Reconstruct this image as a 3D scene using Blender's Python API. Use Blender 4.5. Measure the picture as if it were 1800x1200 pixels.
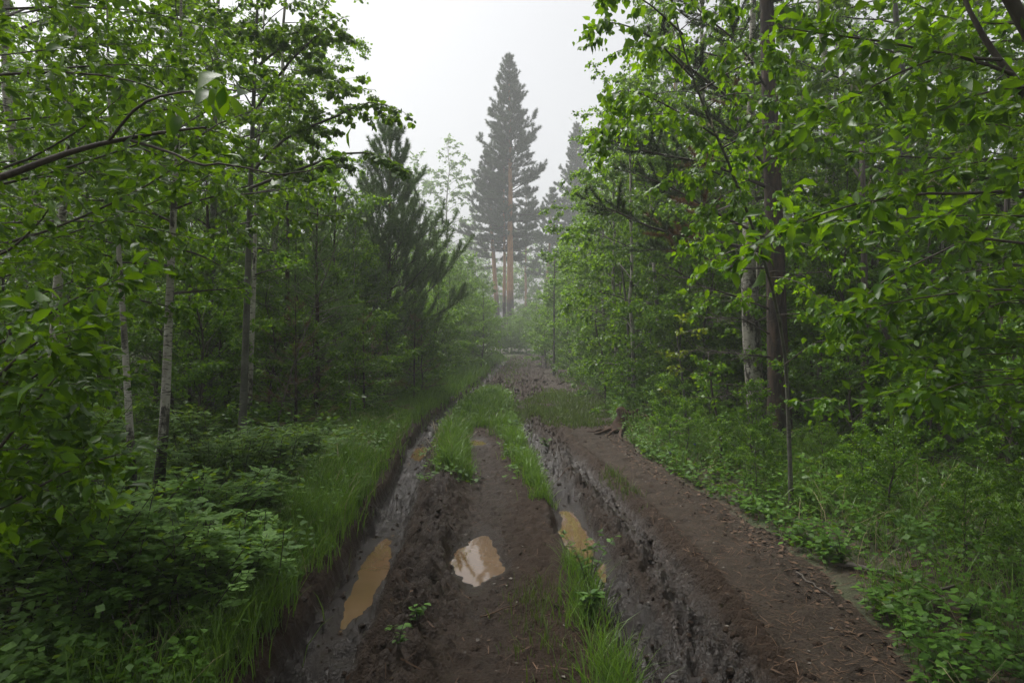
import bpy, math, random
import numpy as np

# ------------------------------------------------------------------ camera, sky, sun, exposure
for o in list(bpy.data.objects):
    bpy.data.objects.remove(o)
SC = bpy.context.scene
COL = SC.collection
EYE = 1.6
cam = bpy.data.cameras.new("camera")
cam.lens, cam.sensor_width, cam.clip_end, cam.clip_start = 24.0, 36.0, 1500.0, 0.05
cam_o = bpy.data.objects.new("camera", cam)
cam_o.location = (0, 0, EYE)
cam_o.rotation_euler = (math.radians(90), 0, 0)
COL.objects.link(cam_o)
SC.camera = cam_o

SUN_EL, SUN_ROT = math.radians(62), math.radians(314)
world = bpy.data.worlds.new("World")
SC.world = world
world.use_nodes = True
nt = world.node_tree
bg = nt.nodes["Background"]
sky = nt.nodes.new("ShaderNodeTexSky")
sky.sky_type = 'NISHITA'
sky.sun_disc = False
sky.sun_elevation, sky.sun_rotation = SUN_EL, SUN_ROT
sky.air_density, sky.dust_density, sky.ozone_density = 1.0, 6.0, 1.0
hs = nt.nodes.new("ShaderNodeHueSaturation")          # overcast: the cloud deck takes the blue out of the sky
hs.inputs["Saturation"].default_value = 0.16
nt.links.new(sky.outputs[0], hs.inputs["Color"])
nt.links.new(hs.outputs[0], bg.inputs["Color"])
bg.inputs["Strength"].default_value = 0.054

sun = bpy.data.lights.new("sun", 'SUN')
sun.energy, sun.angle, sun.color = 1.5, math.radians(45), (1.0, 0.97, 0.92)
sun_o = bpy.data.objects.new("sun", sun)
sun_o.rotation_euler = (math.radians(90) - SUN_EL, 0, math.radians(180) - SUN_ROT)
COL.objects.link(sun_o)

SC.view_settings.view_transform = 'Standard'
SC.view_settings.look = 'None'
SC.view_settings.exposure = 1.74
SC.view_settings.gamma = 1.0
cy = SC.cycles
cy.max_bounces, cy.diffuse_bounces, cy.glossy_bounces = 6, 2, 2
cy.transmission_bounces, cy.transparent_max_bounces, cy.volume_bounces = 4, 4, 1
cy.caustics_reflective = cy.caustics_refractive = False
cy.sample_clamp_indirect = 4.0
cy.use_denoising = True
FOG = 0.0026

rs = np.random.default_rng(7)


# ------------------------------------------------------------------ helpers
def at(px, py, d):
    """the point seen at a pixel of the 1800 x 1200 photograph, d metres ahead of the camera"""
    return np.array([(px - 900) / 1200 * d, d, EYE + (600 - py) / 1200 * d])


def sstep(a, b, x):
    t = np.clip((x - a) / (b - a), 0, 1)
    return t * t * (3 - 2 * t)


def _hash(ix, iy, seed):
    h = (ix.astype(np.int64) * 374761393 + iy.astype(np.int64) * 668265263 + seed * 974634777) & 0xffffffff
    h = ((h ^ (h >> 13)) * 1274126177) & 0xffffffff
    return ((h ^ (h >> 16)) & 0xffff) / 65535.0


def vnoise(x, y, seed=0):
    ix, iy = np.floor(x), np.floor(y)
    fx, fy = x - ix, y - iy
    fx, fy = fx * fx * (3 - 2 * fx), fy * fy * (3 - 2 * fy)
    a, b = _hash(ix, iy, seed), _hash(ix + 1, iy, seed)
    c, d = _hash(ix, iy + 1, seed), _hash(ix + 1, iy + 1, seed)
    return (a + (b - a) * fx) * (1 - fy) + (c + (d - c) * fx) * fy


def fbm(x, y, seed=0, octv=4, gain=0.5):
    s, a, n = 0, 1.0, 0
    for i in range(octv):
        s = s + a * (vnoise(x * 2 ** i + 13.7 * i, y * 2 ** i + 5.1 * i, seed + i) - 0.5)
        n += a
        a *= gain
    return s / n * 2          # about -1..1


def worley(x, y, seed=0):
    """distance to the nearest scattered point, and that point's own random number"""
    ix, iy = np.floor(x), np.floor(y)
    best, cid = np.full(x.shape, 9.0), np.zeros(x.shape)
    for a in (-1, 0, 1):
        for b in (-1, 0, 1):
            u, v = ix + a, iy + b
            d = (u + _hash(u, v, seed) - x) ** 2 + (v + _hash(u, v, seed + 5) - y) ** 2
            k = d < best
            best = np.where(k, d, best)
            cid = np.where(k, _hash(u, v, seed + 9), cid)
    return np.sqrt(best), cid


def norm(v):
    return v / (np.linalg.norm(v, axis=-1, keepdims=True) + 1e-9)


class MB:
    """collects vertices, triangles and quads with a per-vertex tint, and links them as one mesh"""
    def __init__(s):
        s.V, s.T, s.Q, s.t, s.n = [], [], [], [], 0

    def add(s, V, tris=None, quads=None, tint=0.5):
        V = np.asarray(V, float).reshape(-1, 3)
        if len(V) == 0:
            return s
        if tris is not None and len(tris):
            s.T.append(np.asarray(tris, int).reshape(-1, 3) + s.n)
        if quads is not None and len(quads):
            s.Q.append(np.asarray(quads, int).reshape(-1, 4) + s.n)
        s.V.append(V)
        s.t.append(np.broadcast_to(np.asarray(tint, float), (len(V),)))
        s.n += len(V)
        return s

    def mesh(s, name, mat, smooth=True):
        me = bpy.data.meshes.new(name)
        V = np.concatenate(s.V)
        T = np.concatenate(s.T) if s.T else np.zeros((0, 3), int)
        Q = np.concatenate(s.Q) if s.Q else np.zeros((0, 4), int)
        me.vertices.add(len(V))
        me.vertices.foreach_set("co", V.ravel().astype(np.float32))
        loops = np.concatenate([T.ravel(), Q.ravel()]).astype(np.int32)
        me.loops.add(len(loops))
        me.loops.foreach_set("vertex_index", loops)
        me.polygons.add(len(T) + len(Q))
        st = np.concatenate([np.arange(len(T)) * 3, len(T) * 3 + np.arange(len(Q)) * 4]).astype(np.int32)
        me.polygons.foreach_set("loop_start", st)
        if smooth:
            me.polygons.foreach_set("use_smooth", np.ones(len(st), bool))
        a = me.attributes.new("tint", 'FLOAT', 'POINT')
        a.data.foreach_set("value", np.concatenate(s.t).astype(np.float32))
        me.update(calc_edges=True)
        me.materials.append(mat)
        return me

    def build(s, name, mat, parent=None, smooth=True):
        return link(name, s.mesh(name, mat, smooth), parent)


def link(name, me, parent=None):
    o = bpy.data.objects.new(name, me)
    COL.objects.link(o)
    if parent is not None:
        o.parent = parent
    return o


def tag(o, label, cat=None, group=None, kind=None):
    o["label"] = label
    if cat:
        o["category"] = cat
    if group:
        o["group"] = group
    if kind:
        o["kind"] = kind
    return o


def empty(name, loc=(0, 0, 0), rz=0.0, sc=1.0):
    o = bpy.data.objects.new(name, None)
    o.empty_display_size = 0.1
    o.location = [float(c) for c in loc]
    o.rotation_euler = (0, 0, rz)
    o.scale = (sc, sc, sc) if np.isscalar(sc) else sc
    COL.objects.link(o)
    return o


def tube(mb, pts, rad, sides=6, tint=0.5, cap=False):
    pts = np.asarray(pts, float)
    k = len(pts)
    rad = np.broadcast_to(np.asarray(rad, float), (k,))
    d = np.gradient(pts, axis=0)
    d = norm(d)
    ref = np.array([0.31, 0.95, 0.07]) if abs(d[:, 2]).mean() > 0.7 else np.array([0.03, 0.02, 1.0])
    u = norm(np.cross(d, ref))
    v = np.cross(d, u)
    a = np.arange(sides) / sides * 2 * np.pi
    V = pts[:, None] + rad[:, None, None] * (np.cos(a)[None, :, None] * u[:, None] + np.sin(a)[None, :, None] * v[:, None])
    i = np.arange(k - 1)[:, None] * sides
    j = np.arange(sides)[None, :]
    j2 = (j + 1) % sides
    q = np.stack([i + j, i + j2, i + sides + j2, i + sides + j], -1).reshape(-1, 4)
    V = V.reshape(-1, 3)
    tr = None
    if cap:
        V = np.concatenate([V, pts[-1:] + d[-1:] * rad[-1] * 0.3])
        b = (k - 1) * sides
        tr = np.stack([b + np.arange(sides), b + (np.arange(sides) + 1) % sides, np.full(sides, k * sides)], -1)
    mb.add(V, tr, q, tint)


def resample(pts, n):
    """smooth polyline through control points (Catmull-Rom)"""
    P = np.asarray(pts, float)
    P = np.concatenate([2 * P[:1] - P[1:2], P, 2 * P[-1:] - P[-2:-1]])
    m = len(P) - 3
    t = np.linspace(0, m - 1e-6, n)
    i = t.astype(int)
    f = (t - i)[:, None]
    a, b, c, d = P[i], P[i + 1], P[i + 2], P[i + 3]
    return 0.5 * (2 * b + (c - a) * f + (2 * a - 5 * b + 4 * c - d) * f ** 2 + (3 * b - a - 3 * c + d) * f ** 3)


# ------------------------------------------------------------------ leaves and needles
def leaf_shape(w1, w2, y1=0.3, y2=0.62, fold=0.09, curl=-0.06):
    V = np.array([[0, 0, 0], [w1, y1, fold], [w2, y2, fold], [0, 1, curl], [-w2, y2, fold], [-w1, y1, fold],
                  [0, y1, 0], [0, y2, 0.0]])
    T = np.array([[0, 1, 6], [0, 6, 5], [6, 1, 2], [6, 2, 7], [6, 7, 4], [6, 4, 5], [7, 2, 3], [7, 3, 4]])
    return V, T


def leaf_simple(w, y=0.4, fold=0.1):
    V = np.array([[0, 0, 0], [w, y, fold], [0, 1, -0.04], [-w, y, fold]])
    T = np.array([[0, 1, 2], [0, 2, 3]])
    return V, T


def leaf_mid(w1, w2, y1=.28, y2=.62, fold=.09):
    V = np.array([[0, 0, 0], [w1, y1, fold], [w2, y2, fold], [0, 1, -.06], [-w2, y2, fold], [-w1, y1, fold]])
    return V, np.array([[0, 1, 2], [0, 2, 3], [0, 3, 4], [0, 4, 5]])


BIRCHM, ASPENM, WILLOWM = leaf_mid(.40, .27), leaf_mid(.44, .40), leaf_mid(.19, .21, .3, .62, .05)
BIRCH0, BIRCH1 = leaf_shape(0.40, 0.27), leaf_simple(0.42, 0.38)
ASPEN0, ASPEN1 = leaf_shape(0.44, 0.40, 0.26, 0.64), leaf_simple(0.5, 0.42)
WILLOW0, WILLOW1 = leaf_shape(0.19, 0.21, 0.3, 0.62, 0.085, -0.2), leaf_simple(0.24, 0.5, 0.06)
HERB1 = leaf_simple(0.36, 0.4, 0.05)
HERB0 = leaf_shape(0.30, 0.24, 0.3, 0.62, 0.04, -0.08)


def leaf_frames(D, N):
    D = norm(D)
    S = norm(np.cross(D, N))
    return D, S, np.cross(S, D)


def add_leaves(mb, P, D, N, S, shape, tint):
    LV, LT = shape
    n, k = len(P), len(LV)
    if n == 0:
        return
    D, X, Z = leaf_frames(D, N)
    S = np.broadcast_to(np.asarray(S, float), (n,))
    V = P[:, None] + S[:, None, None] * (LV[None, :, 0:1] * X[:, None] + LV[None, :, 1:2] * D[:, None] + LV[None, :, 2:3] * Z[:, None])
    T = (LT[None] + (np.arange(n) * k)[:, None, None]).reshape(-1, 3)
    mb.add(V.reshape(-1, 3), T, None, np.repeat(np.broadcast_to(tint, (n,)), k))


def add_needles(mb, P, T, L, W, rng, ang=(30, 65), up=0.25, tint=None):
    """thin triangles leaving the points P of a shoot whose tangents are T"""
    n = len(P)
    if n == 0:
        return
    r = norm(rng.normal(size=(n, 3)))
    perp = norm(r - T * (r * T).sum(1, keepdims=True))
    a = np.radians(rng.uniform(ang[0], ang[1], n))[:, None]
    D = norm(T * np.cos(a) + perp * np.sin(a) + np.array([0, 0, up]) * rng.uniform(0, 1, (n, 1)))
    X = norm(np.cross(D, rng.normal(size=(n, 3))))
    L = np.broadcast_to(L, (n,))[:, None] * rng.uniform(0.75, 1.15, (n, 1))
    V = np.stack([P - X * W / 2, P + X * W / 2, P + D * L], 1).reshape(-1, 3)
    if tint is None:
        tint = rng.uniform(0, 1, n)
    mb.add(V, np.arange(3 * n).reshape(-1, 3), None, np.repeat(tint, 3))


def along(pts, n, rng, s0=0.0, s1=1.0):
    """n random points and tangents on a polyline"""
    seg = np.linalg.norm(np.diff(pts, axis=0), axis=1)
    c = np.concatenate([[0], np.cumsum(seg)])
    s = np.sort(rng.uniform(s0, s1, n)) * c[-1]
    i = np.clip(np.searchsorted(c, s) - 1, 0, len(seg) - 1)
    f = ((s - c[i]) / (seg[i] + 1e-9))[:, None]
    return pts[i] * (1 - f) + pts[i + 1] * f, norm(pts[i + 1] - pts[i]), s / c[-1]


def plen(pts):
    return np.linalg.norm(np.diff(pts, axis=0), axis=1).sum()


DM = 3.4          # leaves per metre of twig, over the per-species figure


class Plant:
    """skeleton of a broadleaf tree: wood polylines and leaf frames"""
    def __init__(s, seed):
        s.rng = np.random.default_rng(seed)
        s.trunk, s.wood = MB(), MB()
        s.dm = DM
        s.P, s.D, s.N, s.S, s.t = [], [], [], [], []

    def leafy(s, pts, dens, size, s0=0.1, hang=0.5, spread=0.9, face_up=1.0):
        rng = s.rng
        L = plen(pts)
        n = int(L * dens * s.dm + rng.uniform(0, 1)) + 1
        P, T, f = along(pts, n, rng, s0, 1.0)
        out = norm(rng.normal(size=(n, 3)) * np.array([1, 1, 0.6]))
        D = norm(T * 0.55 + out * spread + np.array([0, 0, -hang]))
        N = norm(rng.normal(size=(n, 3)) * 0.55 + np.array([0, 0, face_up]))
        S = size * rng.uniform(0.45, 1.3, n)
        P = P + D * (S * 0.25)[:, None]
        s.P.append(P); s.D.append(D); s.N.append(N); s.S.append(S); s.t.append(rng.uniform(0, 1, n))

    def limb(s, pts, r0, twigs=8, tw_len=0.4, dens=30, size=0.05, droop=0.3, s0=0.15, tip=True, hang=0.5, depth=2, sides=6, fan=(30, 70), flat=0.35, face_up=1.0, rmin=0.0015):
        """a branch polyline with side twigs that carry leaves"""
        rng = s.rng
        pts = np.asarray(pts, float)
        k = len(pts)
        tube(s.wood, pts, np.linspace(r0, max(r0 * 0.22, rmin), k), sides, rng.uniform())
        L = plen(pts)
        n = max(2, int(round(twigs * L)))
        P, T, f = along(pts, n, rng, s0, 1.0)
        for j in range(n):
            t = T[j]
            up = np.array([0, 0, 1.0])
            side = norm(np.cross(t, up)) * (1 if (j % 2) else -1)
            a = np.radians(rng.uniform(*fan))
            roll = rng.normal() * flat
            perp = norm(side * np.cos(roll) + np.cross(side, t) * np.sin(roll))
            d = t * np.cos(a) + perp * np.sin(a)
            l = tw_len * rng.uniform(0.5, 1.25) * (1.0 - 0.45 * f[j])
            m = 5
            q = [P[j]]
            for i in range(m - 1):
                d = norm(d + np.array([0, 0, -droop * 0.28]) + rng.normal(size=3) * 0.1)
                q.append(q[-1] + d * l / (m - 1))
            q = np.array(q)
            rr = max(r0 * 0.3 * (1 - 0.5 * f[j]), rmin)
            if depth > 1 and l > 0.28:
                s.limb(q, rr, twigs * 1.7, l * 0.42, dens, size, droop, 0.2, True, hang, depth - 1, 3, fan, flat, face_up, rmin)
            else:
                tube(s.wood, q, np.linspace(rr, rmin * 0.7, m), 3, rng.uniform())
                s.leafy(q, dens, size, 0.15, hang, face_up=face_up)
        if tip:
            s.leafy(pts[k // 2:], dens * 0.8, size, 0.2, hang, face_up=face_up)

    def arrays(s):
        return [np.concatenate(a) for a in (s.P, s.D, s.N, s.S, s.t)]

    def densify(s, target):
        """more leaves of the same sprays, up to the target number"""
        P, D, N, S, t = s.arrays()
        n = target - len(P)
        if n > 0:
            i = s.rng.integers(len(P), size=n)
            m = S.mean()
            P = np.concatenate([P, P[i] + s.rng.normal(size=(n, 3)) * m * .95])
            D = np.concatenate([D, norm(D[i] + s.rng.normal(size=(n, 3)) * .6)])
            N = np.concatenate([N, norm(N[i] + s.rng.normal(size=(n, 3)) * .5)])
            S = np.concatenate([S, S[i] * s.rng.uniform(.8, 1.2, n)])
            t = np.concatenate([t, s.rng.uniform(0, 1, n)])
            s.P, s.D, s.N, s.S, s.t = [P], [D], [N], [S], [t]

    def crown_mesh(s, name, shape, mat):
        mb = MB()
        P, D, N, S, t = s.arrays()
        add_leaves(mb, P, D, N, S, shape, t)
        return mb.mesh(name, mat)


def trunk_line(H, lean=(0, 0), wob=0.02, k=14, rng=None):
    z = np.linspace(0, 1, k)
    off = np.cumsum(rng.normal(size=(k, 2)), 0) * wob * H / math.sqrt(k)
    off -= off[0]
    xy = off * z[:, None] ** 0.5 + np.outer(z, lean)
    return np.column_stack([xy, z * H])


def grow(seed, H, r0, c0, R, nprim, prof, elev=(35, 65), droop=0.25, dens=26, size=0.055, twigs=5, tw=0.45,
         lean=(0, 0), depth=2, wob=0.02, hang=0.5, sides=8, trunk=None, face_up=1.0, rmin=0.002, below=-0.15, dm=None):
    """a broadleaf tree standing at the origin"""
    p = Plant(seed)
    p.dm = dm or DM
    rng = p.rng
    tl = trunk_line(H, lean, wob, 14, rng) if trunk is None else np.asarray(trunk, float)
    k = len(tl)
    f = np.linspace(0, 1, k)
    rad = r0 * ((1 - f) ** 0.8 * 0.92 + 0.08) * (1 + 0.5 * np.exp(-f * 30))
    tl2 = tl.copy()
    tl2[0, 2] += below
    tube(p.trunk, tl2, rad, sides, 0.5, True)
    for i in range(nprim):
        t = c0 + (1 - c0) * (i + rng.uniform()) / nprim * 0.97
        pos = np.array([np.interp(t, f, tl[:, c]) for c in range(3)])
        az = i * 2.39996 + rng.uniform(-0.5, 0.5)
        u = (t - c0) / (1 - c0)
        L = R * prof(u) * rng.uniform(0.65, 1.15)
        el = math.radians(np.interp(u, [0, 1], elev) + rng.uniform(-12, 12))
        d = np.array([math.cos(az) * math.cos(el), math.sin(az) * math.cos(el), math.sin(el)])
        m = 7
        q = [pos]
        for j in range(m - 1):
            d = norm(d + np.array([0, 0, -droop * 0.22]) + rng.normal(size=3) * 0.07)
            q.append(q[-1] + d * L / (m - 1))
        br = max(np.interp(t, f, rad) * 0.42, rmin * 2)
        p.limb(np.array(q), br, twigs, max(L * tw, 0.14), dens, size, droop, 0.15, True, hang, depth, 5, face_up=face_up, rmin=rmin)
    return p


def pine(seed, H, r0, c0, R, nwh, prof, elev=(0, 50), up=0.35, sub=6, sub_len=0.4, nd=300, nl=0.05, nw=0.0014, per=(4, 6),
         dead=0, lean=(0, 0), wob=0.006, bare=0.3, candles=False, sides=9, lift=0.25, brad=0.28, irr=(0.6, 1.15), ang=(30, 65), gap=0.0):
    """a Scots pine standing at the origin: trunk, boughs in whorls, needles on the shoots"""
    rng = np.random.default_rng(seed)
    trunk, wood, need, cand = MB(), MB(), MB(), MB()
    tl = trunk_line(H, lean, wob, 16, rng)
    f = np.linspace(0, 1, 16)
    rad = r0 * ((1 - f) ** 0.85 * 0.95 + 0.05) * (1 + 0.35 * np.exp(-f * 40))
    tl2 = tl.copy(); tl2[0, 2] -= 0.2
    tube(trunk, tl2, rad, sides, 0.5, True)

    def shoot(q, dens, s0):
        n = int(plen(q) * dens) + 3
        P, T, _ = along(q, n, rng, s0, 1.0)
        add_needles(need, P, T, nl, nw, rng, ang, lift)
        e = norm(q[-1] - q[-2])
        m = max(3, int(nl * dens * 0.6))
        add_needles(need, np.repeat(q[-1:], m, 0), np.repeat(e[None], m, 0), nl, nw, rng, ang=(5, ang[1] * .85), up=lift)
        if candles and rng.uniform() < 0.6:
            c = np.array([q[-1], q[-1] + norm(e * 0.5 + np.array([0, 0, 0.9])) * rng.uniform(0.05, 0.12)])
            tube(cand, c, [0.005, 0.003], 4, rng.uniform())

    for w in range(nwh):
        u = (w + 0.3) / nwh
        t = c0 + (1 - c0) * u * 0.985
        nb = rng.integers(per[0], per[1] + 1)
        a0 = rng.uniform(0, 6.3)
        for b in range(nb):
            tt = min(t + rng.uniform(-0.3, 0.3) * (1 - c0) / nwh * 0.8, 0.99)
            pos = np.array([np.interp(tt, f, tl[:, c]) for c in range(3)])
            az = a0 + b * 2 * math.pi / nb + rng.uniform(-0.35, 0.35)
            if u < gap and math.sin(az) < -0.45:
                continue
            L = R * prof(u) * rng.uniform(*irr)
            el = math.radians(np.interp(u, [0, 1], elev) + rng.uniform(-9, 9))
            d = np.array([math.cos(az) * math.cos(el), math.sin(az) * math.cos(el), math.sin(el)])
            m = 7
            q = [pos]
            for j in range(m - 1):
                d = norm(d + np.array([0, 0, up * 0.16]) + rng.normal(size=3) * 0.05)
                q.append(q[-1] + d * L / (m - 1))
            q = np.array(q)
            br = np.interp(tt, f, rad) * brad
            isdead = u < dead
            tube(wood, q, np.linspace(br, max(br * 0.25, 0.003), m), 5, rng.uniform())
            ns = max(2, int(L * sub))
            P, T, s = along(q, ns, rng, bare * 0.7, 1.0)
            for j in range(ns):
                side = norm(np.cross(T[j], [0, 0, 1.0])) * (1 if j % 2 else -1)
                a = math.radians(rng.uniform(30, 60))
                e = norm(T[j] * math.cos(a) + side * math.sin(a) + np.array([0, 0, rng.uniform(-0.1, 0.35)]))
                l = sub_len * L * (1.05 - 0.65 * s[j]) * rng.uniform(0.6, 1.2) + 0.06
                g = [P[j]]
                for i in range(4):
                    e = norm(e + np.array([0, 0, up * 0.3]) + rng.normal(size=3) * 0.07)
                    g.append(g[-1] + e * l / 4)
                g = np.array(g)
                tube(wood, g, np.linspace(max(br * 0.3, 0.003), 0.002, 5), 3, rng.uniform())
                if not isdead:
                    shoot(g, nd, 0.25)
            if not isdead:
                shoot(q[3:], nd, 0.1)
    if c0 < 0.9:
        shoot(tl[-3:], nd, 0.3)
    return trunk, wood, need, cand


# ------------------------------------------------------------------ materials
def new_mat(name):
    m = bpy.data.materials.new(name)
    m.use_nodes = True
    t = m.node_tree
    b = t.nodes["Principled BSDF"]
    return m, t, b


def nd(t, typ, **kw):
    n = t.nodes.new(typ)
    for k, v in kw.items():
        if hasattr(n, k):
            setattr(n, k, v)
        else:
            n.inputs[k].default_value = v
    return n


def ramp(t, fac, stops):
    r = t.nodes.new("ShaderNodeValToRGB")
    while len(r.color_ramp.elements) < len(stops):
        r.color_ramp.elements.new(0.5)
    for e, (p, c) in zip(r.color_ramp.elements, stops):
        e.position = p
        e.color = (*c, 1) if len(c) == 3 else c
    t.links.new(fac, r.inputs[0])
    return r.outputs[0]


def mixc(t, fac, a, b):
    m = t.nodes.new("ShaderNodeMix")
    m.data_type = 'RGBA'
    for s, v in ((0, fac), (6, a), (7, b)):
        if isinstance(v, (int, float)):
            m.inputs[s].default_value = v
        elif isinstance(v, tuple):
            m.inputs[s].default_value = (*v, 1)
        else:
            t.links.new(v, m.inputs[s])
    return m.outputs[2]


def leaf_mat(name, dark, light, trans=0.50, rough=0.36, spec=0.34, tboost=(2.0, 1.65, 0.28)):
    m, t, b = new_mat(name)
    a = nd(t, "ShaderNodeAttribute", attribute_name="tint")
    oi = nd(t, "ShaderNodeObjectInfo")
    geo = nd(t, "ShaderNodeNewGeometry")
    ob = nd(t, "ShaderNodeTexCoord")
    no = nd(t, "ShaderNodeTexNoise", Scale=1.1)
    t.links.new(ob.outputs["Object"], no.inputs["Vector"])
    add = nd(t, "ShaderNodeMath", operation='MULTIPLY_ADD')
    t.links.new(no.outputs[0], add.inputs[0]); add.inputs[1].default_value = 0.7
    sub = nd(t, "ShaderNodeMath", operation='MULTIPLY_ADD')
    t.links.new(a.outputs["Fac"], sub.inputs[0]); sub.inputs[1].default_value = 0.65; sub.inputs[2].default_value = -0.22
    t.links.new(sub.outputs[0], add.inputs[2])
    c = ramp(t, add.outputs[0], [(0.0, dark), (0.75, light), (1.0, tuple(x * 1.25 for x in light))])
    fn = nd(t, "ShaderNodeTexNoise", Scale=70.0, Detail=3.0)         # blemishes within a leaf
    t.links.new(ob.outputs["Object"], fn.inputs["Vector"])
    fm = nd(t, "ShaderNodeMix", data_type='RGBA', blend_type='MULTIPLY'); fm.inputs[0].default_value = 1.0
    t.links.new(c, fm.inputs[6]); t.links.new(ramp(t, fn.outputs[0], [(0.3, (0.72, 0.74, 0.7)), (0.65, (1.12, 1.1, 1.05))]), fm.inputs[7])
    c = fm.outputs[2]
    h = nd(t, "ShaderNodeHueSaturation")
    mr = nd(t, "ShaderNodeMapRange")
    mr.inputs[3].default_value, mr.inputs[4].default_value = 0.82, 1.18
    t.links.new(oi.outputs["Random"], mr.inputs[0])
    t.links.new(mr.outputs[0], h.inputs["Value"])
    t.links.new(c, h.inputs["Color"])
    c = h.outputs[0]
    # the underside of a leaf is paler and duller
    under = mixc(t, geo.outputs["Backfacing"], c, mixc(t, 0.22, c, (0.14, 0.19, 0.10)))
    t.links.new(under, b.inputs["Base Color"])
    b.inputs["Roughness"].default_value = rough
    b.inputs["Specular IOR Level"].default_value = spec
    tr = nd(t, "ShaderNodeBsdfTranslucent")
    mul = nd(t, "ShaderNodeMix", data_type='RGBA', blend_type='MULTIPLY')
    mul.inputs[0].default_value = 1.0
    t.links.new(c, mul.inputs[6]); mul.inputs[7].default_value = (*tboost, 1)
    t.links.new(mul.outputs[2], tr.inputs["Color"])
    mx = nd(t, "ShaderNodeMixShader")
    mx.inputs[0].default_value = trans
    t.links.new(b.outputs[0], mx.inputs[1]); t.links.new(tr.outputs[0], mx.inputs[2])
    t.links.new(mx.outputs[0], t.nodes["Material Output"].inputs[0])
    return m


def bark_mat(name, kind, turn=5.6):
    m, t, b = new_mat(name)
    tc = nd(t, "ShaderNodeTexCoord")
    sep = nd(t, "ShaderNodeSeparateXYZ")
    t.links.new(tc.outputs["Object"], sep.inputs[0])

    def noise(scale, sc=(1, 1, 1), detail=4.0, rough=0.55):
        mp = nd(t, "ShaderNodeMapping")
        mp.inputs["Scale"].default_value = sc
        t.links.new(tc.outputs["Object"], mp.inputs[0])
        n = nd(t, "ShaderNodeTexNoise", Scale=scale, Detail=detail, Roughness=rough)
        t.links.new(mp.outputs[0], n.inputs["Vector"])
        return n.outputs[0]

    fine = noise(40, (1, 1, 0.3))
    if kind == 'birch':
        base = ramp(t, noise(7, (1, 1, 0.8)), [(0.25, (0.16, 0.14, 0.115)), (0.5, (0.40, 0.37, 0.325)), (0.8, (0.58, 0.545, 0.50))])
        dash = ramp(t, noise(5, (3.2, 3.2, 15)), [(0.55, (0, 0, 0)), (0.63, (1, 1, 1))])
        c = mixc(t, dash, base, (0.05, 0.042, 0.036))
        patch = ramp(t, noise(2.6, (2.2, 2.2, 1.3), 5, 0.65), [(0.53, (0, 0, 0)), (0.6, (1, 1, 1))])
        c = mixc(t, patch, c, (0.045, 0.038, 0.03))
        # rough dark bark round the foot of an old birch
        lo = nd(t, "ShaderNodeMapRange")
        lo.inputs[1].default_value, lo.inputs[2].default_value = 0.25, 1.3
        lo.inputs[3].default_value, lo.inputs[4].default_value = 0.30, -0.35
        t.links.new(sep.outputs[2], lo.inputs[0])
        ad = nd(t, "ShaderNodeMath", operation='ADD')
        t.links.new(lo.outputs[0], ad.inputs[0])
        t.links.new(noise(4, (1.6, 1.6, 0.7), 5, 0.7), ad.inputs[1])
        foot = ramp(t, ad.outputs[0], [(0.52, (0, 0, 0)), (0.6, (1, 1, 1))])
        c = mixc(t, foot, c, (0.05, 0.043, 0.036))
        rough = 0.62
    elif kind == 'pine':
        n = noise(11, (1, 1, 0.22), 5, 0.7)
        low = ramp(t, n, [(0.36, (0.007, 0.0045, 0.0035)), (0.5, (0.036, 0.023, 0.0165)), (0.68, (0.095, 0.058, 0.040))])
        high = ramp(t, n, [(0.3, (0.22, 0.10, 0.045)), (0.6, (0.48, 0.25, 0.12)), (0.8, (0.60, 0.36, 0.20))])
        mr = nd(t, "ShaderNodeMapRange")
        mr.inputs[1].default_value, mr.inputs[2].default_value = turn, turn + 1.4
        ad = nd(t, "ShaderNodeMath", operation='MULTIPLY_ADD')
        t.links.new(noise(1.2), ad.inputs[0]); ad.inputs[1].default_value = 2.0
        t.links.new(sep.outputs[2], ad.inputs[2])
        t.links.new(ad.outputs[0], mr.inputs[0])
        c = mixc(t, mr.outputs[0], low, high)
        rough = 0.85
    elif kind == 'aspen':
        c = ramp(t, noise(9, (1, 1, 0.8)), [(0.25, (0.045, 0.044, 0.036)), (0.6, (0.115, 0.110, 0.092)), (0.85, (0.21, 0.205, 0.175))])
        dash = ramp(t, noise(6, (2.5, 2.5, 9)), [(0.58, (0, 0, 0)), (0.66, (1, 1, 1))])
        c = mixc(t, dash, c, (0.05, 0.045, 0.04))
        rough = 0.7
    else:
        c = ramp(t, noise(14, (1, 1, 0.4)), [(0.25, (0.022, 0.017, 0.013)), (0.55, (0.062, 0.049, 0.038)), (0.85, (0.12, 0.10, 0.082))])
        rough = 0.75
    t.links.new(c, b.inputs["Base Color"])
    b.inputs["Roughness"].default_value = rough
    bp = nd(t, "ShaderNodeBump", Strength=0.7, Distance=0.012 if kind != 'pine' else 0.06)
    t.links.new(fine if kind != 'pine' else n, bp.inputs["Height"])
    t.links.new(bp.outputs[0], b.inputs["Normal"])
    return m


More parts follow.
